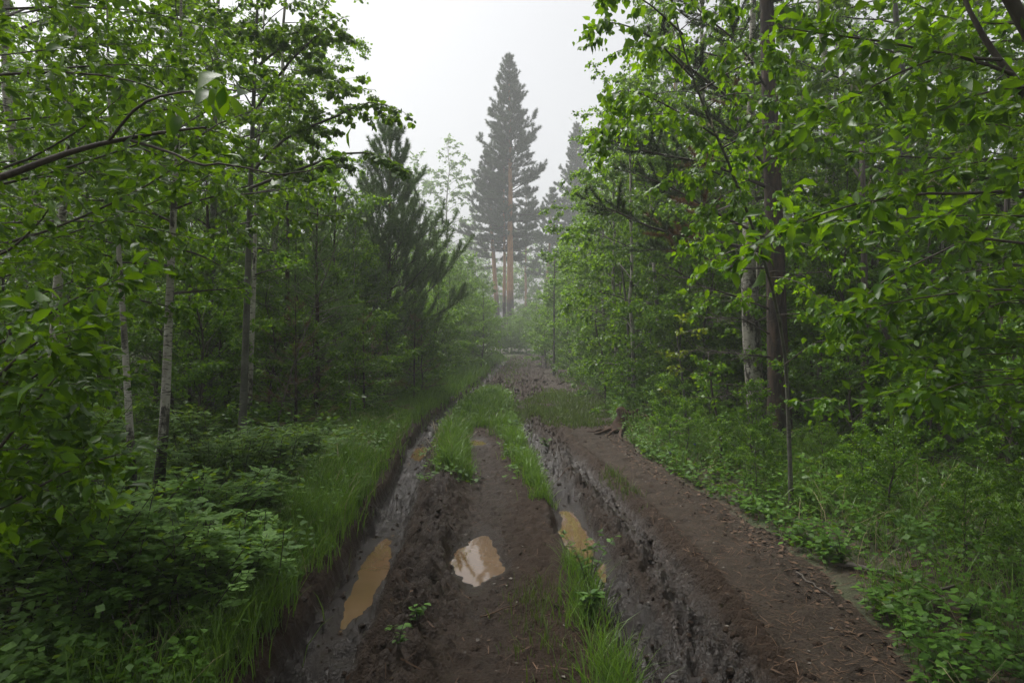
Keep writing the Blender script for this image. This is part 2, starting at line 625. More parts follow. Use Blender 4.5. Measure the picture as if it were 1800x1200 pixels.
def plain_mat(name, c1, c2, rough=0.8, scale=20.0, spec=0.3):
    m, t, b = new_mat(name)
    tc = nd(t, "ShaderNodeTexCoord")
    n = nd(t, "ShaderNodeTexNoise", Scale=scale, Detail=4.0)
    t.links.new(tc.outputs["Object"], n.inputs["Vector"])
    a = nd(t, "ShaderNodeAttribute", attribute_name="tint")
    ad = nd(t, "ShaderNodeMath", operation='MULTIPLY_ADD')
    t.links.new(a.outputs["Fac"], ad.inputs[0]); ad.inputs[1].default_value = 0.6
    sb = nd(t, "ShaderNodeMath", operation='SUBTRACT')
    t.links.new(n.outputs[0], sb.inputs[0]); sb.inputs[1].default_value = 0.3
    t.links.new(sb.outputs[0], ad.inputs[2])
    t.links.new(ramp(t, ad.outputs[0], [(0.15, c1), (0.8, c2)]), b.inputs["Base Color"])
    b.inputs["Roughness"].default_value = rough
    b.inputs["Specular IOR Level"].default_value = spec
    bp = nd(t, "ShaderNodeBump", Strength=0.5, Distance=0.01)
    t.links.new(n.outputs[0], bp.inputs["Height"]); t.links.new(bp.outputs[0], b.inputs["Normal"])
    return m


M = {}
M['birch_leaf'] = leaf_mat('birch_leaf', (0.038,0.112,0.006), (0.132,0.275,0.011))
M['aspen_leaf'] = leaf_mat('aspen_leaf', (0.034, 0.092, 0.01), (0.104, 0.215, 0.016))
M['willow_leaf'] = leaf_mat('willow_leaf', (0.028, 0.084, 0.006), (0.1, 0.22, 0.01), rough=0.36)
M['bush_leaf'] = leaf_mat('bush_leaf', (0.036, 0.1, 0.01), (0.112, 0.24, 0.016))
M['rose_leaf'] = leaf_mat('rose_leaf', (0.066,0.140,0.036), (0.155,0.285,0.065), trans=0.4, rough=.5, spec=.22)
M['herb_leaf'] = leaf_mat('herb_leaf', (0.03, 0.08, 0.012), (0.092, 0.2, 0.022), trans=0.35, rough=.5, spec=.22)
M['grass'] = leaf_mat('grass', (0.055,0.125,0.016), (0.155,0.275,0.034), trans=0.35, tboost=(1.2, 1.2, 0.6))
M['short_grass'] = leaf_mat('short_grass', (0.065, 0.115, 0.02), (0.135, 0.2, 0.04), trans=0.3, tboost=(1.2, 1.2, 0.6))
M['needle'] = leaf_mat('needle', (0.052,0.116,0.026), (0.150,0.250,0.055), trans=0.12, rough=0.5, tboost=(1.1, 1.1, 0.7))
M['hazed_needle'] = leaf_mat('hazed_needle', (0.045, 0.075, 0.036), (0.085, 0.125, 0.06), trans=0.1, rough=0.55, tboost=(1.1, 1.1, 0.7))  # part of the far pines' fading in mist is put into this lightened grey-green
M['dark_needle'] = leaf_mat('dark_needle', (0.016, 0.040, 0.010), (0.048, 0.084, 0.019), trans=0.12, rough=0.5, tboost=(1.1, 1.1, 0.7))
M['dead_needle'] = leaf_mat('dead_needle', (0.10, 0.045, 0.018), (0.21, 0.10, 0.045), trans=0.15, tboost=(1.1, 0.9, 0.6))
M['candle'] = plain_mat('candle', (0.14, 0.12, 0.05), (0.24, 0.20, 0.09), 0.6)
M['birch'] = bark_mat('birch_bark', 'birch')
M['pine'] = bark_mat('pine_bark', 'pine')
M['pine_old'] = bark_mat('old_pine_bark', 'pine', 8.5)
M['aspen'] = bark_mat('aspen_bark', 'aspen')
M['twig'] = bark_mat('twig_bark', 'twig')
M['dead_wood'] = plain_mat('dead_wood', (0.06, 0.052, 0.044), (0.20, 0.18, 0.155), 0.85, 30)
M['straw'] = plain_mat('straw', (0.16, 0.12, 0.065), (0.33, 0.27, 0.16), 0.7, 30)
M['litter'] = plain_mat('litter', (0.030, 0.017, 0.010), (0.12, 0.070, 0.040), 0.75, 30)
M['stump'] = plain_mat('rotten_wood', (0.022, 0.013, 0.008), (0.075, 0.043, 0.026), 0.9, 14)
M['catkin'] = plain_mat('catkin', (0.25, 0.22, 0.15), (0.55, 0.50, 0.38), 0.95, 60)
M['pink'] = plain_mat('pink_petal', (0.45, 0.12, 0.30), (0.60, 0.25, 0.45), 0.6)
M['blue'] = plain_mat('blue_petal', (0.09, 0.07, 0.40), (0.20, 0.16, 0.55), 0.6)
M['white_petal'] = plain_mat('white_petal', (0.6, 0.6, 0.55), (0.8, 0.8, 0.75), 0.6)
M['yellow_leaf'] = leaf_mat('yellow_leaf', (0.08, 0.14, 0.012), (0.15, 0.22, 0.02))
M['orange_leaf'] = leaf_mat('orange_leaf', (0.35, 0.09, 0.02), (0.55, 0.20, 0.04))


def mud_mat(name, c_dry, c_wet, speck=0.0):
    m, t, b = new_mat(name)
    tc = nd(t, "ShaderNodeTexCoord")
    wet = nd(t, "ShaderNodeAttribute", attribute_name="tint")
    n1 = nd(t, "ShaderNodeTexNoise", Scale=5.0, Detail=6.0, Roughness=0.65)
    n2 = nd(t, "ShaderNodeTexNoise", Scale=70.0, Detail=5.0, Roughness=0.7)
    n3 = nd(t, "ShaderNodeTexVoronoi", Scale=55.0)
    for n in (n1, n2, n3):
        t.links.new(tc.outputs["Object"], n.inputs["Vector"])
    dry = ramp(t, n1.outputs[0], [(0.3, tuple(x * 0.72 for x in c_dry)), (0.7, tuple(x * 1.22 for x in c_dry))])
    c = mixc(t, wet.outputs["Fac"], dry, c_wet)
    f = ramp(t, n2.outputs[0], [(0.3, (0.5, 0.5, 0.5)), (0.7, (1.35, 1.33, 1.3))])
    mu = nd(t, "ShaderNodeMix", data_type='RGBA', blend_type='MULTIPLY'); mu.inputs[0].default_value = 1.0
    t.links.new(c, mu.inputs[6]); t.links.new(f, mu.inputs[7])
    c = mu.outputs[2]
    if speck:
        n4 = nd(t, "ShaderNodeTexNoise", Scale=130.0, Detail=2.0)
        t.links.new(tc.outputs["Object"], n4.inputs["Vector"])
        c = mixc(t, ramp(t, n4.outputs[0], [(0.70, (0, 0, 0)), (0.76, (speck,) * 3)]), c, (0.16, 0.085, 0.045))
    t.links.new(c, b.inputs["Base Color"])
    ro = nd(t, "ShaderNodeMapRange")
    ro.inputs[3].default_value, ro.inputs[4].default_value = 0.90, 0.14
    w2 = nd(t, "ShaderNodeMath", operation='MULTIPLY_ADD')
    t.links.new(n1.outputs[0], w2.inputs[0]); w2.inputs[1].default_value = 0.5
    w3 = nd(t, "ShaderNodeMath", operation='SUBTRACT')
    t.links.new(wet.outputs["Fac"], w3.inputs[0]); w3.inputs[1].default_value = 0.25
    t.links.new(w3.outputs[0], w2.inputs[2])
    t.links.new(w2.outputs[0], ro.inputs[0])
    t.links.new(ro.outputs[0], b.inputs["Roughness"])
    sp = nd(t, "ShaderNodeMapRange")
    sp.inputs[1].default_value, sp.inputs[2].default_value, sp.inputs[3].default_value, sp.inputs[4].default_value = 0.45, 0.95, 0.14, 0.5
    t.links.new(wet.outputs["Fac"], sp.inputs[0]); t.links.new(sp.outputs[0], b.inputs["Specular IOR Level"])
    hsum = nd(t, "ShaderNodeMath", operation='MULTIPLY_ADD')
    t.links.new(n3.outputs["Distance"], hsum.inputs[0]); hsum.inputs[1].default_value = 0.5
    t.links.new(n2.outputs[0], hsum.inputs[2])
    bp = nd(t, "ShaderNodeBump", Strength=1.0, Distance=0.018)
    t.links.new(hsum.outputs[0], bp.inputs["Height"]); t.links.new(bp.outputs[0], b.inputs["Normal"])
    return m


M['mud'] = mud_mat('mud', (0.036, 0.0215, 0.0122), (0.0165, 0.0097, 0.0056), 0.5)
M['path'] = mud_mat('trodden_earth', (0.046, 0.0340, 0.0245), (0.021, 0.0148, 0.0102), 0.6)


def floor_mat():
    m, t, b = new_mat('forest_floor')
    tc = nd(t, "ShaderNodeTexCoord")
    n1 = nd(t, "ShaderNodeTexNoise", Scale=0.9, Detail=6.0, Roughness=0.65)
    n2 = nd(t, "ShaderNodeTexNoise", Scale=38.0, Detail=5.0, Roughness=0.7)
    for n in (n1, n2):
        t.links.new(tc.outputs["Object"], n.inputs["Vector"])
    soil = ramp(t, n2.outputs[0], [(0.25, (0.018, 0.012, 0.008)), (0.55, (0.055, 0.036, 0.022)), (0.8, (0.11, 0.075, 0.045))])
    moss = ramp(t, n2.outputs[0], [(0.25, (0.018, 0.030, 0.008)), (0.7, (0.055, 0.085, 0.022))])
    k = ramp(t, n1.outputs[0], [(0.42, (0, 0, 0)), (0.6, (1, 1, 1))])
    t.links.new(mixc(t, k, soil, moss), b.inputs["Base Color"])
    b.inputs["Roughness"].default_value = 0.85
    bp = nd(t, "ShaderNodeBump", Strength=0.9, Distance=0.03)
    t.links.new(n2.outputs[0], bp.inputs["Height"]); t.links.new(bp.outputs[0], b.inputs["Normal"])
    return m


M['floor'] = floor_mat()


def water_mat():
    m, t, b = new_mat('muddy_water')
    tc = nd(t, "ShaderNodeTexCoord")
    n = nd(t, "ShaderNodeTexNoise", Scale=3.0, Detail=3.0)
    t.links.new(tc.outputs["Object"], n.inputs["Vector"])
    t.links.new(ramp(t, n.outputs[0], [(0.3, (0.105, 0.063, 0.031)), (0.7, (0.145, 0.090, 0.048))]), b.inputs["Base Color"])
    b.inputs["Roughness"].default_value = 0.02
    b.inputs["IOR"].default_value = 1.5
    n2 = nd(t, "ShaderNodeTexNoise", Scale=9.0, Detail=2.0)
    t.links.new(tc.outputs["Object"], n2.inputs["Vector"])
    bp = nd(t, "ShaderNodeBump", Strength=0.05, Distance=0.004)
    t.links.new(n2.outputs[0], bp.inputs["Height"]); t.links.new(bp.outputs[0], b.inputs["Normal"])
    return m


M['water'] = water_mat()

# ------------------------------------------------------------------ the lie of the land
def tab(rows):
    a = np.array(rows, float)
    return lambda y: np.interp(y, a[:, 0], a[:, 1])


XL = tab([(-8, -1.0), (3, -1.0), (4, -1.02), (5.3, -1.06), (7, -1.17), (9, -1.33), (11, -1.50), (14, -1.55), (18, -1.25), (23, -0.95), (31, -0.75), (40, -0.35), (45, .5), (52, 4.5), (70, 18), (110, 45)])
XM = tab([(-8, -.1), (3, -.10), (5.2, -.26), (7, -.2), (8, -.28), (9.6, -.44), (11.2, -.57), (14, -.62), (60, 0)])
XR = tab([(-8, .8), (3, .78), (3.7, .74), (4.4, .68), (5.3, .60), (6.3, .55), (8, .5), (9.6, .45), (12.5, .22), (17, .14), (23, .6), (31, .9), (40, 1.3), (45, 2.2), (52, 6.2), (70, 19.6), (110, 47)])
XT = tab([(-8, 1.08), (3, 1.08), (4.2, 1.10), (5, 1.12), (6.4, 1.02), (9.6, .82), (11, .72), (60, .7)])
XE = tab([(-8, 1.7), (2, 1.75), (3, 1.85), (3.84, 2.02), (4.8, 2.14), (6.4, 2.06), (8.3, 1.86), (10, 1.80), (12, 1.82), (14, 2.0), (19, 2.5), (30, 2.5), (40, 2.5), (45, 3.4), (52, 7.4), (70, 21), (110, 48)])


def base_z(y):
    return 0.58 * np.clip((y - 11) / 35, 0, 1) ** 1.25 + 0.12 * sstep(46, 70, y)


PUDDLES = [  # x, y, half width, half length, water level, depth, label
    (-1.07, 5.30, .150, 1.10, -.192, .055, 'long ochre puddle in the deep rut beside the left grass verge'),
    (-1.47, 10.9, .16, 1.1, -.186, .050, 'small ochre puddle at the far end of the left rut'),
    (-.27, 5.22, .20, .84, -.066, .055, 'oval puddle in mid-track mirroring the white sky'),
    (-.56, 11.1, .18, .46, -.055, .045, 'tiny shallow puddle where the mid-track meets the grass'),
    (.57, 6.05, .155, 1.15, -.138, .050, 'narrow puddle in the rut behind the leafy seedling'),
]


def height(x, y):
    """ground height, the churn mask and the wetness"""
    z = base_z(y)
    near = 1 - sstep(13, 19, y)
    wx = x + 0.05 * fbm(x * 1.3, y * 1.3, 31, 3)
    dl, dm, dr, dt = wx - XL(y), wx - XM(y), wx - XR(y), wx - XT(y)
    farm = sstep(15, 20, y)
    # ruts
    wl = np.where(dl < 0, sstep(-.24, -.13, dl), 1 - sstep(.09, .26, dl))
    z = z - wl * (0.20 - 0.10 * farm)
    wr = np.where(dr < 0, sstep(-.20, -.09, dr), 1 - sstep(.08, .22, dr))
    z = z - wr * (0.15 * (0.55 + 0.45 * near) - 0.03 * farm)
    wm = np.exp(-(dm / .27) ** 4) * (1 - sstep(10.5, 13, y))
    z = z - wm * 0.045
    wt = np.exp(-(dt / .17) ** 4) * (1 - sstep(8.5, 11, y))
    z = z - wt * 0.075
    # thrown-up ridges of mud beside the ruts
    z = z + 0.075 * np.exp(-((dl - .48) / .16) ** 2) * near + 0.035 * np.exp(-((dl + .33) / .09) ** 2)
    z = z + 0.030 * np.exp(-((dr - .27) / .11) ** 2) * near
    z = z + 0.028 * np.exp(-((dt - .27) / .08) ** 2) * near
    intrack = sstep(-.42, -.30, dl) * (1 - sstep(-.10, .10, x - XE(y)))
    onpath = sstep(.24, .36, dt) * near + sstep(.4, .7, dr) * farm
    churn = np.clip(np.exp(-((dl - .42) / .24) ** 2) + .62 * np.exp(-((dr - .26) / .16) ** 2) * near + 0.75 * wl + .8 * wr * near + .5 * np.exp(-((dl + .3) / .08) ** 2) + 0.45 * np.exp(-(dt / .25) ** 2) * near, 0, 1.15)
    churn = np.maximum(churn, farm * 0.9 * intrack * (1 - 0.6 * onpath))
    churn = np.maximum(churn, 0.15) * (1 - 0.8 * onpath * near) * intrack
    big = fbm(x * 3.1, y * 2.6, 3, 3)
    rid = 1 - np.abs(fbm(x * 8.5 + big, y * 7, 11, 3)) * 2
    lump = fbm(x * 17, y * 15, 17, 3)
    f1, c1 = worley(x * 8 + big * .8, y * 7 + big * .8, 61)
    f2, c2 = worley(x * 19 + lump * .4, y * 17, 67)
    clod = np.sqrt(np.clip(1 - (f1 / .72) ** 2, 0, 1)) * c1 ** 1.3 * .075 + np.sqrt(np.clip(1 - (f2 / .7) ** 2, 0, 1)) * c2 * .034
    z = z + churn * (0.050 * big + 0.052 * (rid - .35) + 0.028 * lump + 1.35 * clod - .035) * (1 + .5 * farm)
    z = z + intrack * (1 - .9 * onpath) * np.sqrt(np.clip(1 - (f2 / .6) ** 2, 0, 1)) * c2 ** 4 * .022
    z = z + intrack * (0.012 * fbm(x * 2, y * 2, 5, 3) + 0.007 * lump + .005 * fbm(x * 34, y * 34, 19, 2))
    f3, c3 = worley(x * 4.2, y * 3.3, 81)
    z = z - onpath * near * intrack * .028 * np.exp(-(f3 / .33) ** 4) * (c3 > .4)
    # the bars of tyre treads
    bars = np.clip(np.sin((y + np.abs(dt) * .75) * 2 * np.pi / .105) * 1.6, -1, 1)
    z = z + 0.020 * bars * np.exp(-((dt - .10) / .24) ** 4) * (1 - sstep(8.5, 10.5, y)) * (.5 + .5 * vnoise(x * 2, y * 2, 8))
    barl = np.clip(np.sin((y - np.abs(dl) * .6) * 2 * np.pi / .11) * 1.6, -1, 1)
    z = z + 0.010 * barl * np.exp(-((dl + .19) / .1) ** 2) * near
    barm = np.sin((y + dm * .5) * 2 * np.pi / .085)
    z = z + 0.004 * barm * wm * vnoise(x * 3, y * 3, 4)
    wet = np.clip(0.74 * wl + 0.62 * wr * near + 0.35 * wt + 0.35 * churn + .25 * wm, 0, 1) * (1 - .45 * farm) + .2 * intrack
    for px, py, a, b, lv, dep, _ in PUDDLES:
        xo = XL(y) - XL(py) if px < -.9 else 0
        e = ((x - px - xo) / a) ** 2 + ((y - py) / b) ** 2
        e = e * (1 + .9 * fbm(x * 5.5, y * 3.2, 27, 3))
        floor = lv - dep * .75 + dep * 1.35 * e + 0.012 * fbm(x * 14, y * 12, 23, 3)
        k = np.clip(1.5 - e, 0, 1)
        z = np.where(e < 1.5, z + (floor - z) * sstep(0, 1, k * 1.3), z)
        wet = np.maximum(wet, np.exp(-e * .5) * .98)
    # verges and the forest floor
    lv = sstep(.30, .75, -dl) * 0.13 + sstep(.8, 6, -dl) * 0.15
    rv = sstep(-.05, .7, x - XE(y)) * 0.10 + sstep(.5, 7, x - XE(y)) * 0.18
    rough = (1 - intrack) * (0.05 * fbm(x * 1.1, y * 1.1, 41, 4) + .012 * fbm(x * 9, y * 9, 43, 2))
    bank = 0.42 * np.exp(-((x - 2.45) / .42) ** 2 - ((y - 12.3) / 1.1) ** 2)
    z = z + lv + rv + rough + bank
    return z, churn, np.clip(wet, 0, 1), intrack


def gz(x, y):
    return float(height(np.array([float(x)]), np.array([float(y)]))[0][0])


def gpos(px, py, dz=0.0):
    """where the line of sight through a pixel meets the ground"""
    d = np.geomspace(2, 90, 500)
    X, Z = (px - 900) / 1200 * d, EYE + (600 - py) / 1200 * d
    hit = np.nonzero(Z <= height(X, d)[0] + dz)[0]
    return at(px, py, d[hit[0]] if len(hit) else 90.0)


def build_ground():
    xd = np.arange(-2.0, 2.6, 0.0145)
    gl = -2.0 - np.cumsum(np.geomspace(.04, 62, 32))
    gr = xd[-1] + np.cumsum(np.geomspace(.04, 62, 32))
    xs = np.concatenate([gl[::-1], xd, gr])
    yn = [2.35]
    while yn[-1] < 48:
        yn.append(yn[-1] + max(0.0145, yn[-1] * 0.0044))
    yf = yn[-1] + np.cumsum(np.geomspace(.25, 60, 40))
    yb = 2.35 - np.cumsum(np.geomspace(.05, 40, 24))
    ys = np.concatenate([yb[::-1], yn, yf])
    X, Y = np.meshgrid(xs, ys)
    Z, ch, wet, tr = height(X.ravel(), Y.ravel())
    V = np.column_stack([X.ravel(), Y.ravel(), Z])
    nx, ny = len(xs), len(ys)
    i, j = np.meshgrid(np.arange(nx - 1), np.arange(ny - 1))
    a = (j * nx + i).ravel()
    Q = np.column_stack([a, a + 1, a + nx + 1, a + nx])
    cx, cy_ = V[Q, 0].mean(1), V[Q, 1].mean(1)
    wob = .06 * fbm(cx * 3, cy_ * 3, 71, 3)
    on = (cx + wob > XL(cy_) - .42) & (cx + wob < XE(cy_) + .02) & (cy_ < 70)
    path = on & (cx + wob > np.where(cy_ < 17, XT(cy_) + .30, XR(cy_) + .55))
    for name, sel, mat, lab in (('ground', ~on, 'floor', 'forest floor of dark litter and moss under the trees'),
                                ('muddy_track', on & ~path, 'mud', 'churned brown mud track with deep wet wheel ruts'),
                                ('footpath', path, 'path', 'smooth trodden earth path along the right side of the ruts')):
        q = Q[sel]
        u, inv = np.unique(q, return_inverse=True)
        o = MB().add(V[u], None, inv.reshape(-1, 4), wet[u]).build(name, M[mat])
        tag(o, lab, None, None, 'structure')


build_ground()
for px, py, a, b, lv, dep, lab in PUDDLES:
    th = np.linspace(0, 2 * np.pi, 40, endpoint=False)
    ring = np.column_stack([px + 1.2 * a * np.cos(th), py + 1.2 * b * np.sin(th), np.full(40, lv)])
    ring[:, 0] += XL(ring[:, 1]) - XL(py) if px < -.9 else 0
    V = np.concatenate([[[px, py, lv]], ring])
    T = [(0, 1 + i, 1 + (i + 1) % 40) for i in range(40)]
    o = MB().add(V, T).build('puddle', M['water'], smooth=False)
    tag(o, lab, 'puddle', None, 'structure')
# ------------------------------------------------------------------ placing trees
def template(parts):
    """parts: list of (name, mesh, kind)"""
    return [p for p in parts if p[1] is not None]


def place(tpl, name, loc, rz, sc, label, cat, group=None):
    r = empty(name, loc, rz, sc)
    tag(r, label, cat, group)
    for pn, me, kind in tpl:
        o = link(pn, me, r)
        if kind:
            o["kind"] = kind
    return r


def leafy_tpl(p, shape, leafm, barkm, woodm='twig', target=0):
    p.densify(target)
    return template([('trunk', p.trunk.mesh('trunk', M[barkm]), None),
                     ('branches', p.wood.mesh('branches', M[woodm]) if p.wood.V else None, 'stuff'),
                     ('crown', p.crown_mesh('crown', shape, M[leafm]), 'stuff')])


def pine_tpl(res, needm='needle', barkm='pine'):
    trunk, wood, need, cand = res
    return template([('trunk', trunk.mesh('trunk', M[barkm]), None),
                     ('branches', wood.mesh('branches', M['twig']), 'stuff'),
                     ('crown', need.mesh('crown', M[needm], False), 'stuff'),
                     ('shoot_tips', cand.mesh('shoot_tips', M['candle']) if cand.V else None, 'stuff')])


egg = lambda u: 0.35 + 0.65 * math.sin(math.pi * min(1, u * .9 + .1)) if u < .95 else .25
dome = lambda u: (1 - u ** 2.2) * 0.85 + 0.15
cone = lambda u: (1 - u) ** 0.8 * 0.95 + 0.06
bell = lambda u: (1 - u) ** 0.62 * min(1, .72 + u * 1.4) + 0.04

TP = {}
TP['birch_a'] = leafy_tpl(grow(101, 9.0, .065, .12, 1.8, 36, egg, (20, 62), .5, 15, .070, 3.2, .5, depth=2, hang=.7, rmin=.003, dm=6.0), BIRCH1, 'birch_leaf', 'birch', target=15000)
TP['birch_b'] = leafy_tpl(grow(102, 7.0, .045, .06, 1.55, 34, egg, (25, 65), .45, 15, .068, 3.4, .5, depth=2, hang=.7, rmin=.003, dm=6.0), BIRCH1, 'birch_leaf', 'birch', target=12000)
TP['birch_tall'] = leafy_tpl(grow(103, 13.0, .085, .34, 2.0, 34, egg, (25, 60), .55, 13, .07, 2.6, .5, depth=2, hang=.8, rmin=.004, dm=6.0), BIRCH1, 'birch_leaf', 'birch', target=14000)
TP['aspen'] = leafy_tpl(grow(104, 9.5, .075, .30, 1.9, 28, egg, (15, 60), .2, 14, .065, 2.8, .5, depth=2, hang=.6, rmin=.003, dm=6.0), ASPEN1, 'aspen_leaf', 'aspen', target=12000)
TP['bush_a'] = leafy_tpl(grow(105, 3.4, .030, .04, 1.35, 26, dome, (30, 75), .3, 17, .055, 3.8, .5, depth=2, hang=.45, wob=.05, rmin=.002, dm=6.0), BIRCH1, 'bush_leaf', 'twig', target=9000)
TP['bush_b'] = leafy_tpl(grow(106, 2.2, .020, .03, 1.05, 24, dome, (25, 75), .3, 20, .050, 4.5, .5, depth=2, hang=.4, wob=.06, rmin=.002, dm=6.0), BIRCH1, 'bush_leaf', 'twig', target=7000)
TP['willow_bush'] = leafy_tpl(grow(107, 4.8, .040, .05, 1.8, 30, dome, (35, 78), .3, 14, .075, 3.0, .5, depth=2, hang=.4, wob=.05, rmin=.002, dm=6.0), WILLOW1, 'willow_leaf', 'twig', target=8000)
TP['pine_small'] = pine_tpl(pine(111, 2.6, .03, .08, .95, 8, cone, (5, 55), .35, 6, .42, 360, .065, .004, (4, 6)))
TP['pine_thicket'] = pine_tpl(pine(112, 5.2, .06, .10, 1.5, 12, cone, (-5, 50), .3, 5.0, .42, 260, .085, .0065, (5, 6), dead=.15))
TP['pine_tall'] = pine_tpl(pine(113, 12.0, .13, .42, 2.3, 13, bell, (-8, 50), .3, 3.6, .42, 150, .12, .012, (5, 6), dead=.08))

taken = []
HGT = dict(birch_a=9.2, birch_b=7.2, birch_tall=13.2, aspen=9.7, bush_a=3.6, bush_b=2.4, willow_bush=5.0, pine_small=2.7, pine_thicket=5.4, pine_tall=12.2, far_bush=7.2)
SKYLINE = np.array([(0, -900), (500, -300), (540, 120), (600, 340), (680, 390), (740, 420), (800, 450), (840, 490), (880, 545), (920, 545), (950, 480), (985, 400), (1010, 260), (1040, 150), (1080, -50), (1120, -600), (1800, -900)], float)


def headroom(tp, x, y, s):
    """scale that keeps a tree of the wood from closing the gap of sky over the track"""
    px = 900 + x / y * 1200
    half = 260 / y * (1.6 if tp == 'far_bush' else 1)
    sky = max(np.interp(q, SKYLINE[:, 0], SKYLINE[:, 1]) for q in (px - half, px, px + half))
    room = EYE + (600 - sky) / 1200 * y - base_z(y) - .2
    return min(s, room / HGT[tp])


ORD = 'first second third fourth fifth sixth seventh eighth ninth tenth eleventh twelfth thirteenth fourteenth fifteenth sixteenth seventeenth eighteenth nineteenth twentieth'.split()


def relabel(objs, text):
    """number the members of a row outward from the track"""
    objs = sorted(objs, key=lambda o: abs(o.location.x / o.location.y))
    for i, o in enumerate(objs):
        o["label"] = text.format(ORD[i] if i < 20 else ('twenty-' + ORD[i - 20]))




def free(x, y, r):
    for a, b, c in taken:
        if (x - a) ** 2 + (y - b) ** 2 < (r + c) ** 2:
            return False
    return True


def stand(tpl, name, x, y, rz, sc, label, cat, group=None, r=.5):
    taken.append((x, y, r))
    return place(TP[tpl] if isinstance(tpl, str) else tpl, name, (x, y, gz(x, y) - .02), rz, sc, label, cat, group)


# ------------------------------------------------------------------ far pines and birches in the mist
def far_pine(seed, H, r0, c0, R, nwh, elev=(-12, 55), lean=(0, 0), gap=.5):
    return pine_tpl(pine(seed, H, r0, c0, R, nwh, bell, elev, .28, 3.0, .46, 100, .32, .042, (6, 8), dead=.04, wob=.006, bare=.25, sides=10, lift=.35, irr=(.5, 1.15), lean=lean, ang=(35, 85), gap=gap), 'hazed_needle')


D0 = 69.0
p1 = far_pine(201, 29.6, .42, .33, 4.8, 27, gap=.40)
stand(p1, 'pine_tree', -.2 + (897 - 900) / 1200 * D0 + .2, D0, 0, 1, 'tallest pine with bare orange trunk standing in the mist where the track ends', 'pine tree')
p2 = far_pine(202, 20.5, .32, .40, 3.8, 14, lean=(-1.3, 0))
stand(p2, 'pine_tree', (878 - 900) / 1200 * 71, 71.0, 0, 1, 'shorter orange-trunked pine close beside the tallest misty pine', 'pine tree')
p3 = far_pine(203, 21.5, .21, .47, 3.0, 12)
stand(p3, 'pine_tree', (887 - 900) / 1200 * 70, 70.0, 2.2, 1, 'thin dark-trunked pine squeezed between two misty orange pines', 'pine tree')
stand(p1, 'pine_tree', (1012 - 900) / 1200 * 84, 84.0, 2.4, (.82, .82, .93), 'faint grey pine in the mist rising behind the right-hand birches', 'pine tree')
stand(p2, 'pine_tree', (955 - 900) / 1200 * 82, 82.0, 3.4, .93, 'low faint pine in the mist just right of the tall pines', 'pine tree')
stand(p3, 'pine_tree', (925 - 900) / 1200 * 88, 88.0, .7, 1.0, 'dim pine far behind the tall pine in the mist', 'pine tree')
TP['far_birch'] = leafy_tpl(grow(210, 24.0, .16, .36, 3.6, 40, egg, (30, 65), .7, 7, .18, 1.6, .48, depth=2, hang=.8, rmin=.008, dm=6.0), BIRCH1, 'birch_leaf', 'birch', target=11000)
TP['far_bush'] = leafy_tpl(grow(211, 7.0, .05, .05, 2.5, 30, dome, (30, 75), .45, 9, .105, 2.0, .5, depth=2, hang=.5, rmin=.004, dm=6.0), BIRCH1, 'bush_leaf', 'birch', target=12000)
for px, d, sc, rz, lab in ((742, 84, 1.0, .3, 'faint birch in the mist, left one behind the young pine'),
                           (792, 81, 1.03, 1.9, 'faint drooping birch in the mist left of the tall pines'),
                           (830, 88, .74, 4.0, 'short faint birch in the mist against the tall pine')):
    stand('far_birch', 'birch_tree', (px - 900) / 1200 * d, float(d), rz, sc, lab, 'birch tree')
G = 'leafy trees closing the far end of the track'
for i, (px, d, sc) in enumerate(((800, 44, .95), (838, 48, .92), (866, 52, .42), (915, 51, .46), (948, 52, .66), (975, 46, .86), (1010, 42, .9), (820, 36, .8), (985, 37, .74), (780, 52, 1.2), (1050, 48, 1.1), (760, 40, 1.05), (905, 60, .5), (930, 64, .7), (855, 62, .7), (1085, 40, 1.1), (845, 41, .55), (962, 41, .5))):
    stand('far_bush', 'leafy_tree', (px - 900) / 1200 * d, float(d), i * 1.7, sc, 'pale leafy tree in the mist at the track end, ' + ORD[i] + ' of that stand', 'tree', G, 1.0)

for i, (px, d, sc) in enumerate(((700, 88, 2.0), (745, 96, 2.2), (790, 92, 1.9), (825, 98, 2.1), (862, 94, 1.8), (893, 99, 1.9), (925, 95, 1.9), (957, 98, 2.2), (990, 93, 2.2), (1030, 97, 2.4))):
    stand('far_bush', 'leafy_tree', (px - 900) / 1200 * d, float(d), i * 2.1, sc, 'ghostly leafy tree in the mist behind the tall pines, ' + ORD[i] + ' from the left', 'tree', 'ghostly trees behind the tall pines', 1.0)

# ------------------------------------------------------------------ the young pine left of the track
yp = pine_tpl(pine(301, 7.3, .09, .10, 2.6, 17, lambda u: (1 - u) ** .75 * min(1, .72 + 1.6 * u) + .09, (14, 60), .55, 5.4, .46, 300, .125, .0120, (5, 6), dead=.0, bare=.2, ang=(35, 80), candles=True, brad=.3))
y0 = 18.0
stand(yp, 'pine_tree', (684 - 900) / 1200 * y0, y0, .9, 1, 'bushy young pine with upswept boughs left of the track', 'pine tree', None, 1.0)
